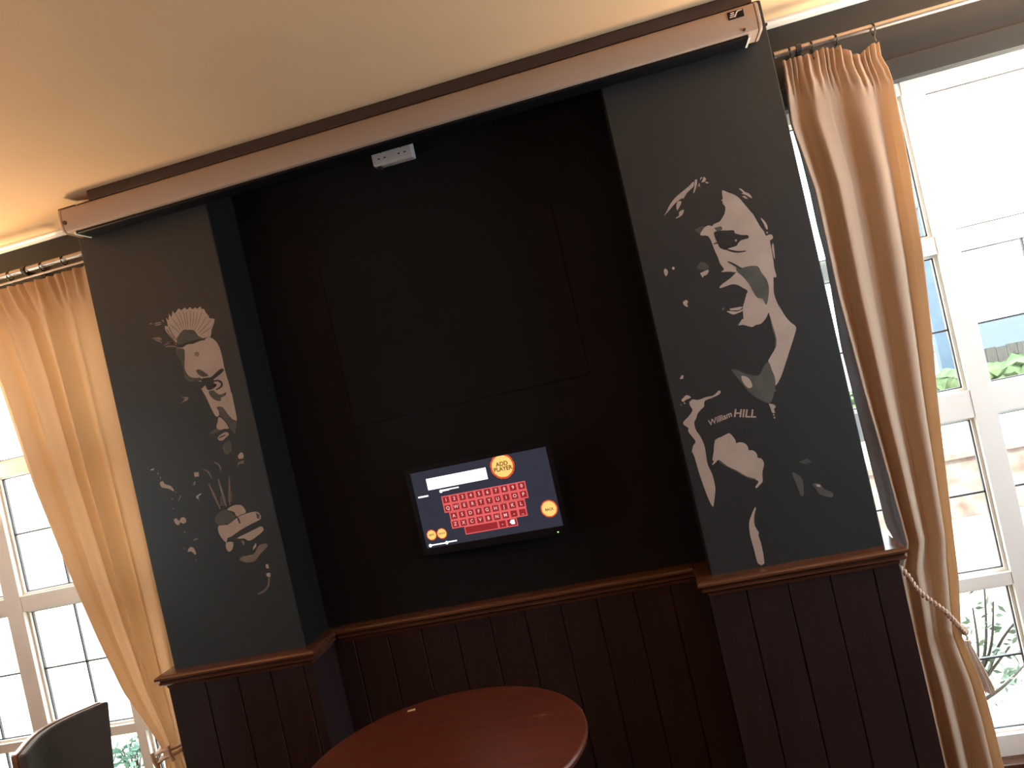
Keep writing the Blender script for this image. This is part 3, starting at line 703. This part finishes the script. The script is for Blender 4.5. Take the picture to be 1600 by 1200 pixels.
p.done('painted_eye', ml); p = Paint()
p.poly(L4, [(155, 408), (190, 422), (245, 430), (236, 460), (160, 494), (200, 455)], 'thin', 0)
p.poly(L4, [(160, 410), (192, 422), (210, 445), (188, 448)], 'grey', 0)
p.done('painted_eye', ml)
p = Paint(True)
p.poly(L4, [(790, 1072), (825, 1035), (850, 1060), (846, 1100), (800, 1106)], 'tan', 2)
p.poly(L4, [(782, 1190), (800, 1142), (860, 1125), (842, 1165), (812, 1160)], 'thin', 2)
for q in ([(60, 266), (90, 250), (96, 262), (70, 272)], [(280, 732), (305, 720), (330, 746), (350, 712), (385, 714), (396, 750), (370, 770), (340, 756), (330, 780), (302, 776)], [(148, 386), (180, 370), (192, 396), (250, 415), (280, 452), (274, 465), (230, 440), (170, 430)], [(410, 1032), (430, 990), (465, 996), (490, 1050), (476, 1058), (448, 1030)], [(470, 290), (512, 285), (516, 326), (474, 330)], [(490, 512), (530, 485), (536, 496), (510, 515), (515, 540), (496, 532)]):
    p.poly(L5, q, 'tan', 2 if len(q) > 4 else 0)
for q in ([(318, 552), (345, 500), (352, 510), (326, 560)], [(460, 920), (505, 900), (506, 914), (470, 930)], [(480, 1105), (492, 1114), (490, 1132)], [(148, 325), (160, 330), (162, 350), (150, 345)], [(120, 295), (138, 290), (136, 312)], [(250, 550), (272, 525), (274, 540)], [(256, 640), (276, 620), (280, 630)], [(455, 405), (475, 370), (486, 376), (478, 408)], [(500, 570), (520, 552), (522, 562)], [(285, 470), (308, 470), (304, 482)], [(370, 1000), (384, 996), (382, 1008)], [(370, 840), (392, 840), (385, 862)]):
    p.poly(L5, q, 'thin', 0)
p.done('painted_shirt_patch', ml)
for k, (d, fl, coil) in enumerate((([(80, 275), (130, 385), (172, 478)], [(35, 170), (72, 180), (105, 236)], None), ([(155, 240), (185, 345), (218, 455)], [(120, 110), (160, 130), (180, 178)], (172, 212, 380)), ([(240, 220), (244, 340), (246, 445)], None, (230, 266, 350)))):
    p = Paint(); p.stroke(L6, d, .0075, 'thin')
    if fl: p.stroke(L6, fl, .0055, 'thin')
    if coil:
        for j in range(6): p.stroke(L6, [(coil[0], coil[2]+j*13), (coil[1], coil[2]+j*13)], .0035, 'thin')
    p.done('painted_dart', ml)
p = Paint()
p.poly(L6, [(225, 480), (270, 450), (330, 444), (362, 475), (370, 505), (335, 520), (300, 535), (282, 502), (250, 490)], 'tan', 2)
p.poly(L6, [(160, 606), (230, 600), (300, 545), (350, 520), (400, 505), (450, 497), (480, 515), (486, 555), (420, 590), (330, 640), (260, 690), (226, 706), (220, 740), (180, 700), (156, 650)], 'tan', 2)
p.poly(L6, [(300, 706), (380, 665), (440, 635), (490, 612), (510, 640), (470, 680), (400, 725), (360, 706)], 'tan', 2)
p.poly(L6, [(216, 742), (270, 735), (266, 790), (240, 810), (220, 790)], 'tan', 2)
p.poly(L6, [(335, 722), (355, 728), (362, 745), (350, 762), (345, 745)], 'thin', 2)
p.poly(L6, [(320, 872), (350, 846), (430, 830), (455, 790), (482, 755), (535, 748), (536, 776), (480, 830), (442, 885), (370, 892)], 'thin', 2)
p.poly(L6, [(430, 770), (452, 740), (452, 770), (425, 800)], 'tan', 0)
p.poly(L6, [(165, 500), (200, 480), (240, 490), (290, 540), (232, 592), (152, 602), (130, 550)], 'grey0', 2)
p.stroke(L6, [(305, 540), (318, 565), (326, 590)], .006, 'dark')
p.poly(L6, [(450, 505), (478, 520), (480, 552), (458, 548)], 'grey', 0)
p.done('painted_hand', ml)
p = Paint()
p.poly(L6, [(525, 908), (545, 908), (552, 940), (530, 940)], 'tan', 0)
p.poly(L6, [(530, 984), (545, 975), (562, 978), (560, 1008), (538, 1004)], 'tan', 2)
p.stroke(L6, [(552, 1005), (548, 1070), (515, 1115), (462, 1142)], .008, 'thin')
p.done('painted_cord', ml)

# ------------------------------------------------------------------ curtains
def curtain(name, xl, xr, ztop, zbot, tie_z, tie_amp, nf, seed, label, heading, y0=.098, amp=.026, ridge=0.0):
    """xl, xr: edge tables over z; ztop: table over u"""
    rnd = random.Random(seed)
    ph = [rnd.uniform(0, 2*PI) for _ in range(6)]
    root = thing(name, ((lerp(xl, zbot)+lerp(xr, zbot))/2, y0, zbot), label, 'curtain')
    NU, NV = 220, 110
    bm = bmesh.new(); grid = []
    for j in range(NV+1):
        v = j/NV; row = []
        for i in range(NU+1):
            u = i/NU
            zt = lerp(ztop, u)
            z = zt+(zbot-zt)*v
            dt = zt-z
            a, c = lerp(xl, z), lerp(xr, z)
            head = max(0.0, 1-dt/.075) if dt < .075 else 0.0
            uu = u+.012*math.sin(ph[0]+u*11)+.006*math.sin(z*2.3+ph[1])
            w1 = math.sin(2*PI*nf*uu+ph[2]); w2 = math.sin(2*PI*nf*1.7*uu+ph[3]+z*.5)
            c1 = 1-abs(math.sin(PI*nf*1.5*uu+ph[0]))
            big = (1-ridge)*(math.copysign(abs(w1)**.8, w1)+.30*w2)-ridge*(2.0*c1**1.15-.8)
            fine = math.sin(2*PI*15.0*u+ph[4])+.35*math.sin(2*PI*26*u+ph[5])
            k = 1-math.exp(-((z-tie_z)/.22)**2)*(1-tie_amp)
            grow = min(1, .35+dt/.5)
            tape = max(0.0, 1-(dt/.13)**2)
            y = y0+amp*big*grow*k*(1-.75*head)+.0085*fine*tape-.004*math.exp(-((dt-.085)/.010)**2)
            x = a+(c-a)*u+.006*math.cos(2*PI*nf*uu+ph[2])*k
            row.append(bm.verts.new((x, y, z)))
        grid.append(row)
    for j in range(NV):
        for i in range(NU): bm.faces.new((grid[j][i], grid[j+1][i], grid[j+1][i+1], grid[j][i+1]))
    o = link('cloth', W(root, bm), MT['curtain'], root, smooth=True)
    s = o.modifiers.new('thickness', 'SOLIDIFY'); s.thickness = .0025; s.offset = 0
    # stitched heading tape line
    bm = bmesh.new(); lo = int(NV*.035)
    return root
zt_l = [(0, 2.404), (.3, 2.410), (.6, 2.404), (1, 2.408)]
CLx = [(.02, -2.06), (.45, -2.045), (.57, -2.035), (.62, -2.045), (.83, -2.145), (1.05, -2.205), (1.27, -2.255), (1.65, -2.325), (2.05, -2.375), (2.25, -2.42), (2.45, -2.52)]
CRx = [(.02, -1.915), (.45, -1.93), (.58, -1.955), (.70, -1.935), (.9, -1.915), (1.2, -1.900), (1.6, -1.885), (2.45, -1.872)]
curtain('curtain', CLx, CRx, zt_l, .02, .585, .25, 3.9, 3, 'beige curtain tied back low beside the left pier', None, amp=.022, ridge=.45)
RLx = sorted([(p_.z, p_.x) for p_ in (at(1222, 110, .098), at(1234, 198, .098), at(1270, 300, .098), at(1306, 465, .098), at(1345, 610, .098), at(1371, 700, .098), at(1413, 850, .098))]+[(.02, .615), (.60, .618), (.79, .622)])
RRx = [(.02, .800), (.136, .792), (.30, .790), (.42, .784), (.57, .758), (.65, .772), (.75, .788), (1.0, .812), (1.26, .838), (1.5, .868), (1.74, .893), (2.0, .910), (2.28, .922), (2.36, .905), (2.45, .912)]
zt_r = []
for px, py in ((1220, 97), (1246, 89), (1262, 86), (1281, 76), (1300, 76), (1314, 72), (1325, 80), (1338, 87), (1352, 78), (1366, 68), (1380, 64)):
    q = at(px, py, .098); zt_r.append(((q.x-.604)/(.912-.604), q.z))
zt_r[0] = (0, zt_r[0][1]); zt_r[-1] = (1, zt_r[-1][1])
cr = curtain('curtain', RLx, RRx, zt_r, .02, .60, .55, 2.7, 11, 'beige curtain hanging beside the right pier, held by a cream rope', None, amp=.020, ridge=.15)
# grey lining showing between the pier and the right curtain
lt = sorted([(p_.z, p_.x+.002) for p_ in (at(1222, 110, .142), at(1233, 190, .142), at(1250, 245, .142), at(1264, 300, .142), at(1276, 355, .142), at(1288, 400, .142), at(1298, 455, .142), at(1304, 490, .142), at(1314, 545, .142), at(1333, 620, .142), at(1346, 670, .142), at(1357, 715, .142), at(1374, 780, .142), at(1383, 820, .142), at(1400, 851, .142))]+[(.04, .625), (.6, .628), (.80, .632)])
bm = bmesh.new(); NV = 90; g = []
for j in range(NV+1):
    z = 2.375-(2.375-.04)*j/NV; a = lerp(lt, z); c = lerp(RRx, z)-.010
    g.append([bm.verts.new((a+(c-a)*i/40, .142+.006*math.sin(i*.8+z*1.5), z)) for i in range(41)])
for j in range(NV):
    for i in range(40): bm.faces.new((g[j][i], g[j+1][i], g[j+1][i+1], g[j][i+1]))
o = link('lining', W(cr, bm), MT['lining'], cr, smooth=True); s = o.modifiers.new('thickness', 'SOLIDIFY'); s.thickness = .0015; s.offset = 0
o['label'] = 'grey lining cloth'

# poles, rings
def pole(x0, x1, z, y, brackets, label, cat='curtain pole', lower=False):
    root = thing('curtain_pole', ((x0+x1)/2, y, z), label, cat)
    bm = bmesh.new(); tube(bm, [(x0, y, z), (x1, y, z)], .0105, 16); link('pole', W(root, bm), MT['rod'], root, smooth=True)
    for x in brackets:
        bm = boxes(((x-.006, y, z-.017), (x+.006, YW-.013, z-.007)), ((x-.012, YW-.018, z-.04), (x+.012, YW-.0125, z+.03)))
        tube(bm, [(x-.008, y, z), (x+.008, y, z)], .014, 14)
        link('bracket', W(root, bm), MT['iron'], root)
    if lower:
        bm = boxes(((x0, y-.004, z-.034), (x1, y+.004, z-.026))); link('reflection_bar', W(root, bm), MT['rod'], root, bevel=.002)  # thin bar standing for the bright reflection line below the pole
    return root
YR = .098
pole(-3.2, -1.868, 2.453, YR, (-3.0, -2.16), 'metal curtain pole above the left window', lower=True)
pole(.600, 1.75, 2.452, YR, (.675, 1.6), 'metal curtain pole above the right window')
def ring(x, z, label, group):
    r = thing('curtain_ring', (x, YR, z), label, 'curtain ring', group)
    bm = bmesh.new(); R = .0165
    tube(bm, [(0, R*math.sin(2*PI*k/20), R*math.cos(2*PI*k/20)) for k in range(21)], .0028, 6); link('hoop', bm, MT['iron'], r, smooth=True)
    bm = bmesh.new(); tube(bm, [(0, 0, -R), (0, .004, -R-.010), (0, .001, -R-.022), (0, -.005, -R-.018)], .0018, 6); link('hook', bm, MT['steel'], r, smooth=True)
    return r
src = None
def put_ring(x, z, label, group):
    global src
    if src is None: src = ring(x, z, label, group); return src
    c = src.copy(); COL.objects.link(c); c.location = (x, YR, z); c['label'] = label; c['group'] = group
    for ch in src.children:
        d = ch.copy(); COL.objects.link(d); d.parent = c
    return c
for k, (px, nm) in enumerate(((1234, 'black curtain ring on the right pole nearest the right pier'), (1268, 'black curtain ring second from the right pier'), (1306, 'black curtain ring at the middle of the right curtain'), (1365, 'black curtain ring at the outer edge of the right curtain'))):
    q = at(px, 90-.28*(px-1220), YR); put_ring(q.x, 2.4465, nm, 'rings on the right curtain pole')
for k, (px, nm) in enumerate(((16, 'black curtain ring at the outer end of the left pole'), (42, 'black curtain ring second from the left edge of the photo'), (66, 'black curtain ring at the middle of the left curtain'), (99, 'black curtain ring on the left pole nearest the left pier'))):
    q = at(px, 440-.36*px, YR); put_ring(q.x, 2.4475, nm, 'rings on the left curtain pole')

# tiebacks
def twisted(bm, pts, r, twist=150.0, strands=3):
    P = spline(pts, 45); L = 0; acc = [0]
    for a, b_ in zip(P, P[1:]): L += (b_-a).length; acc.append(L)
    for s_ in range(strands):
        Q = []
        for i, p in enumerate(P):
            t = (P[min(i+1, len(P)-1)]-P[max(i-1, 0)]).normalized(); a = t.cross(Vector((0, 0, 1)));
            if a.length < .01: a = Vector((1, 0, 0))
            a.normalize(); b_ = t.cross(a); an = acc[i]*twist*2*PI/ (2*PI) + s_*2*PI/strands
            Q.append(p+a*r*.55*math.cos(an*3)+b_*r*.55*math.sin(an*3))
        tube(bm, Q, r*.62, 6)
q0 = at(1403, 884, .0); q1 = at(1440, 922, .045); q2 = at(1476, 955, .050); q3 = at(1504, 986, .075)
tr = thing('tieback', (.598, .06, .83), 'cream twisted rope tieback across the right curtain', 'tieback')
bm = bmesh.new()
twisted(bm, [(.600, .050, .835), (.625, .035, .800), (q1.x-.01, .036, q1.z), (q2.x, .040, q2.z), (q3.x, .068, q3.z), (q3.x+.016, .11, q3.z-.006), (q3.x-.01, .150, q3.z+.01), (.70, .168, .66), (.63, .15, .76), (.601, .10, .832)], .0078)
link('rope', W(tr, bm), MT['rope'], tr, smooth=True)
bm = bmesh.new(); tube(bm, [(.598, .075, .835), (.612, .075, .835), (.617, .075, .842)], .004, 8); link('hook', W(tr, bm), MT['steel'], tr)
bm = bmesh.new(); ta = at(1512, 1004, .17); tb = at(1546, 1078, .17)
rnd = random.Random(4)
lathe(bm, [(0, .012), (.010, .008), (.012, 0), (.008, -.008), (0, -.010)], n=14)
bmesh.ops.translate(bm, verts=bm.verts, vec=ta)
for k in range(60):
    a = rnd.uniform(0, 2*PI); r = .014*math.sqrt(rnd.random())
    tube(bm, [ta+Vector((r*.5*math.cos(a), r*.5*math.sin(a), -.006)), (ta*.5+tb*.5)+Vector((r*.9*math.cos(a), r*.9*math.sin(a), 0)), tb+Vector((r*1.1*math.cos(a), r*1.1*math.sin(a), rnd.uniform(-.01, .006)))], .0016, 5)
tube(bm, [(q3.x+.010, .13, q3.z), (ta.x, .165, ta.z+.02), ta], .003, 6)
link('tassel', W(tr, bm), MT['rope'], tr, smooth=True)
tl = thing('tieback', (-1.995, .098, .585), 'cream looped tieback round the left curtain beside the chair', 'tieback')
bm = bmesh.new()
for dz, tilt in ((.012, .012), (-.014, .020)):
    pts = []
    for k in range(25):
        a = 2*PI*k/24; pts.append((-1.993+.060*math.cos(a), .098+.047*math.sin(a), .590+dz+tilt*math.cos(a)+.004*math.sin(3*a)))
    tube(bm, pts, .0062, 8)
for x, z in ((-2.045, .575), (-1.975, .592)):
    tube(bm, [(x, .052, z+.028), (x+.006, .046, z+.004), (x+.012, .052, z-.026)], .007, 8)
link('band', W(tl, bm), MT['rope'], tl, smooth=True)
bm = bmesh.new(); tube(bm, [(-1.864, .10, .60), (-1.90, .10, .605), (-1.935, .10, .600)], .004, 8); link('hook', W(tl, bm), MT['steel'], tl)
bm = bmesh.new()
for k in range(26):
    a = rnd.uniform(0, 2*PI); r = .010*math.sqrt(rnd.random())
    tube(bm, [(-2.055+r*.4*math.cos(a), .085+r*math.sin(a), .575), (-2.058+r*math.cos(a), .085+r*math.sin(a), .46+rnd.uniform(-.008, .008))], .0015, 5)
link('tassel', W(tl, bm), MT['rope'], tl)

# ------------------------------------------------------------------ round table
TC = (-.706, -.595); TR = .374; TZ = .76
tb_ = thing('round_table', (TC[0], TC[1], 0), 'round mahogany pedestal table in front of the dark panelling', 'table')
bm = bmesh.new(); lathe(bm, [(0, TZ), (TR-.012, TZ), (TR-.005, TZ-.001), (TR-.001, TZ-.005), (TR, TZ-.010), (TR-.003, TZ-.020), (TR-.010, TZ-.026), (TR-.016, TZ-.030), (0, TZ-.030)], n=128)
link('table_top', bm, MT['table'], tb_, smooth=True)
bm = bmesh.new(); lathe(bm, [(0, TZ-.030), (.16, TZ-.030), (.16, TZ-.052), (.06, TZ-.060), (.045, TZ-.09), (.038, .52), (.048, .46), (.058, .40), (.055, .33), (.040, .27), (.050, .20), (.062, .15), (.062, .12), (0, .12)], n=40)
link('pedestal', bm, MT['table'], tb_, smooth=True)
for k in range(4):
    a = PI/4+k*PI/2; bm = bmesh.new()
    pts = spline([(.04*math.cos(a), .04*math.sin(a), .20), (.15*math.cos(a), .15*math.sin(a), .16), (.25*math.cos(a), .25*math.sin(a), .06), (.31*math.cos(a), .31*math.sin(a), .024)], 6)
    tube(bm, pts, .024, 10, taper=[1.25-.35*i/(len(pts)-1) for i in range(len(pts))])
    link('foot', bm, MT['table'], tb_, smooth=True)
def onz(px, py, z):
    d = ray(px, py); return EYE+d*((z-EYE.z)/d.z)
for (a, b_, w) in (((828, 1119), (862, 1116), .004), ((838, 1120), (852, 1113), .005), ((842, 1122), (850, 1119), .006)):
    A_, B_ = onz(*a, TZ), onz(*b_, TZ); t = (B_-A_).normalized(); n = Vector((-t.y, t.x, 0))*w/2
    q = [A_+t*0, A_*.5+B_*.5-n, B_, A_*.5+B_*.5+n]; bm = bmesh.new()
    prism(bm, [Vector((p_.x-TC[0], p_.y-TC[1], TZ+.0004)) for p_ in q], Vector((0, 0, -.0003)))
    link('scuff_mark', bm, MT['scuff'], tb_)['label'] = 'pale scuff in the varnish'
bm = bmesh.new(); q = onz(909, 1109, TZ); prism(bm, [Vector((q.x-TC[0]+.003*math.cos(k), q.y-TC[1]+.003*math.sin(k), TZ+.0004)) for k in range(6)], Vector((0, 0, -.0003)))
link('scuff_mark', bm, MT['scuff'], tb_)['label'] = 'pale speck in the varnish'
A_ = onz(643, 1110.5, TZ)
sc = thing('paper_scrap', (A_.x, A_.y, TZ), 'tiny pale paper scrap near the back edge of the round table', 'paper scrap')
o = link('scrap', boxes(((-.011, -.005, .0003), (.011, .005, .002))), MT['paper'], sc); o.rotation_euler = (0, 0, .25)

# ------------------------------------------------------------------ chair at the left window
ch = thing('dining_chair', (-2.15, -.42, 0), 'dark upholstered chair with curved back by the left window', 'chair')
Y0, Y1 = -.592, -.248
def back_pt(t, h, side):       # t 0..1 near to far, h 0 seat .. 1 top, side 0 outer (window side) 1 inner
    z = .46+h*(.918-.46)
    w = 1-.16*(1-h)
    y = (Y0+Y1)/2+(Y1-Y0)*(t-.5)*w
    x = -1.938-.055*math.sin(PI*min(max(t, 0), 1))**1.2-.045*(1-h)+(.028 if side else -.022)
    return Vector((x, y, z+.006*math.sin(PI*t)*h))
def backshell(bm, s0, s1, h0, h1, n=24, m=12):
    g = {}
    for i in range(n+1):
        for j in range(m+1):
            for s in (0, 1):
                p = back_pt(i/n, h0+(h1-h0)*j/m, 1)*(s1 if s else s0)+back_pt(i/n, h0+(h1-h0)*j/m, 0)*(1-(s1 if s else s0))
                g[i, j, s] = bm.verts.new(p)
    for i in range(n):
        for j in range(m):
            for s in (0, 1): bm.faces.new((g[i, j, s], g[i+1, j, s], g[i+1, j+1, s], g[i, j+1, s]))
    for i in range(n):
        for j in (0, m): bm.faces.new((g[i, j, 0], g[i+1, j, 0], g[i+1, j, 1], g[i, j, 1]))
    for j in range(m):
        for i in (0, n): bm.faces.new((g[i, j, 0], g[i, j+1, 0], g[i, j+1, 1], g[i, j, 1]))
bm = bmesh.new(); backshell(bm, 0.45, 1.0, .02, .995); link('backrest', W(ch, bm), MT['leather'], ch, smooth=True, bevel=.006)
bm = bmesh.new(); backshell(bm, 0.0, .44, 0, 1.0); link('back_frame', W(ch, bm), MT['chairwood'], ch, smooth=True, bevel=.004)
bm = boxes(((-2.42, -.60, .41), (-2.0, -.24, .47))); link('seat', W(ch, bm), MT['leather'], ch, bevel=.02, seg=4)
bm = boxes(((-2.41, -.585, .36), (-2.0, -.255, .41))); link('seat_frame', W(ch, bm), MT['chairwood'], ch, bevel=.004)
for x, y, dx in ((-2.03, -.565, .05), (-2.03, -.275, .05), (-2.38, -.565, .0), (-2.38, -.275, .0)):
    bm = bmesh.new(); rings = []
    for z, s in ((.36, .02), (0, .014)):
        cx = x+(dx if z == 0 else 0)
        rings.append([bm.verts.new((cx+a*s, y+b_*s, z)) for a, b_ in ((-1, -1), (1, -1), (1, 1), (-1, 1))])
    for k in range(4): bm.faces.new((rings[0][k], rings[0][(k+1) % 4], rings[1][(k+1) % 4], rings[1][k]))
    bm.faces.new(rings[0]); bm.faces.new(rings[1]); link('leg', W(ch, bm), MT['chairwood'], ch, bevel=.003)

# ------------------------------------------------------------------ garden outside
GZ = -.15
struct('ground', boxes(((-40, YW+.16, GZ-.1), (40, 60, GZ))), MT['paving'], 'pale garden paving outside the windows', 'ground')
def leafy(name, stems, nleaf, lsize, lm, label, cat, seed, loc, spread=.10, droop=.3, group=None):
    rn = random.Random(seed); root = thing(name, loc, label, cat, group)
    bm = bmesh.new(); lf = bmesh.new()
    for pts, r in stems:
        P = spline(pts, 6); tube(bm, P, r, 6, taper=[1-.6*i/(len(P)-1) for i in range(len(P))])
        for k in range(nleaf):
            i = int(len(P)*(.25+.75*rn.random())); p_ = P[min(i, len(P)-1)]
            d = Vector((rn.uniform(-1, 1), rn.uniform(-1, 1), rn.uniform(-.4, .9)-droop*rn.random())).normalized(); s = d.cross(Vector((rn.uniform(-1, 1), rn.uniform(-1, 1), rn.uniform(-1, 1)))).normalized()
            L = lsize*rn.uniform(.6, 1.3); b0 = p_+d*spread*rn.random()
            lf.faces.new([lf.verts.new(v_) for v_ in (b0, b0+d*L*.4+s*L*.20, b0+d*L, b0+d*L*.4-s*L*.20)])
    bmesh.ops.translate(bm, verts=bm.verts, vec=-Vector(loc)); bmesh.ops.translate(lf, verts=lf.verts, vec=-Vector(loc))
    link('stems', bm, MT['stem'], root, smooth=True); link('foliage', lf, lm, root)
    return root
def P3(px, py, Y): return at(px, py, Y)
YS = 1.1
base = P3(1545, 1200, YS); base.z = GZ
st = []
for top, mid in (((1538, 915), (1540, 1010)), ((1520, 950), (1528, 1030)), ((1552, 940), (1546, 1020)), ((1595, 962), (1560, 1010)), ((1578, 1010), (1555, 1040)), ((1500, 1000), (1520, 1060)), ((1600, 1040), (1565, 1075))):
    st.append(([base+Vector((random.uniform(-.05, .05), random.uniform(-.05, .05), 0)), P3(*mid, YS), P3(*top, YS+random.uniform(-.1, .1))], .009))
leafy('garden_shrub', st, 16, .045, MT['leaf'], 'bare stemmed green shrub outside the right window', 'shrub', 5, (base.x, base.y, GZ), .05)
st = []
for k in range(9):
    b0 = P3(1530+k*13, 1140, 1.3); b1 = Vector((b0.x, 1.3, GZ))
    st.append(([b1, Vector((b0.x+random.uniform(-.08, .08), 1.25, (GZ+b0.z)/2)), P3(1522+k*13, 1075+random.uniform(-20, 25), 1.3)], .006))
leafy('garden_shrub', st, 34, .06, MT['leaf'], 'low leafy green plant at the foot of the right window', 'shrub', 6, (P3(1560, 1140, 1.3).x, 1.3, GZ), .09)
YS = 1.2; base = P3(205, 1215, YS); base.z = GZ; st = []
for top, mid in (((178, 1190), (185, 1172)), ((235, 1192), (215, 1170)), ((205, 1160), (204, 1180)), ((190, 1168), (196, 1182)), ((225, 1165), (212, 1178)), ((176, 1172), (186, 1180)), ((232, 1178), (220, 1184))):
    st.append(([base, (base+P3(*mid, YS))/2+Vector((0, .02, .05)), P3(*mid, YS), P3(*top, YS)], .006))
leafy('garden_plant', st, 26, .055, MT['leaf2'], 'arching green plant outside the left window beside the chair', 'plant', 8, (base.x, base.y, GZ), .06)
# hedge
a = P3(1430, 610, 9.0); b_ = P3(1680, 560, 9.0)
hz = P3(1560, 572, 9.0).z
bm = bmesh.new(); rn = random.Random(2)
NX, NZ_ = 90, 14
for side in (0, 1):
    g = [[bm.verts.new((a.x-1+(8.0)*i/NX, (9.0 if side == 0 else 9.9)+rn.uniform(-.06, .06), GZ+(hz-GZ)*j/NZ_+(rn.uniform(-.08, .08) if j else 0))) for j in range(NZ_+1)] for i in range(NX+1)]
    for i in range(NX):
        for j in range(NZ_): bm.faces.new((g[i][j], g[i+1][j], g[i+1][j+1], g[i][j+1]))
    if side == 0: g0 = g
for i in range(NX): bm.faces.new((g0[i][NZ_], g0[i+1][NZ_], g[i+1][NZ_], g[i][NZ_]))
tag(link('garden_hedge', bm, MT['hedge']), 'clipped green hedge across the garden beyond the right window', 'hedge')
# fence behind the hedge
fz = P3(1560, 541, 10.5).z
fr = thing('garden_fence', (P3(1560, 541, 10.5).x, 10.5, GZ), 'grey boarded fence behind the hedge outside the right window', 'fence')
fx = P3(1526, 560, 10.5).x
bm = bmesh.new()
for k in range(30): quad_box(bm, (fx+k*.15, 10.5, GZ), (fx+k*.15+.143, 10.52, fz+.01*math.sin(k*2.3)))
link('fence_boards', W(fr, bm), MT['fence'], fr)
for k in range(4): link('fence_post', W(fr, boxes(((fx-.05+k*1.5, 10.52, GZ), (fx+.05+k*1.5, 10.62, fz+.06)))), MT['render'], fr)
# low slate roofed outbuilding
ob = thing('outbuilding', (P3(1575, 520, 14).x, 14.5, GZ), 'low slate roofed outbuilding beyond the fence at right', 'building')
l = P3(1531, 541, 14); r = P3(1680, 505, 14); zt = P3(1570, 503, 14).z; zm = P3(1545, 521, 14).z; zb = P3(1560, 538, 14).z
link('wall', W(ob, boxes(((l.x, 14, GZ), (l.x+5.0, 17, zb)))), MT['render'], ob)
bm = bmesh.new()
for x0, x1 in ((l.x-.1, l.x+5.1),):
    v = [bm.verts.new(p_) for p_ in ((x0, 13.8, zb-.03), (x1, 13.8, zb-.03), (x1, 17.2, zb-.03), (x0, 17.2, zb-.03), (x0+.8, 15.5, zt), (x1-.8, 15.5, zt))]
    for f_ in ((0, 1, 5, 4), (2, 3, 4, 5), (1, 2, 5), (3, 0, 4), (0, 3, 2, 1)): bm.faces.new([v[i] for i in f_])
link('roof', W(ob, bm), MT['slate'], ob)
# blue post
t1 = P3(1476, 560, 10.25)
pp = thing('garden_post', (t1.x, 10.25, GZ), 'slim blue grey post beyond the left part of the right window', 'post')
link('post', W(pp, boxes(((t1.x-.085, 10.18, GZ), (t1.x+.085, 10.32, 2.9)))), MT['post'], pp, bevel=.004)
link('post_cap', W(pp, boxes(((t1.x-.10, 10.16, 2.9), (t1.x+.10, 10.34, 2.95)))), MT['post'], pp, bevel=.004)
# low brick wall
wl_ = P3(1440, 730, 4.0); wt = P3(1580, 690, 4.0).z
bw_ = tag(link('garden_wall', boxes(((wl_.x-.5, 4.0, GZ), (wl_.x+5, 4.22, wt-.05)), ((wl_.x-.52, 3.97, wt-.05), (wl_.x+5.02, 4.25, wt))), MT['brick'], bevel=.006), 'low pinkish brick garden wall seen through the right window', 'garden wall')
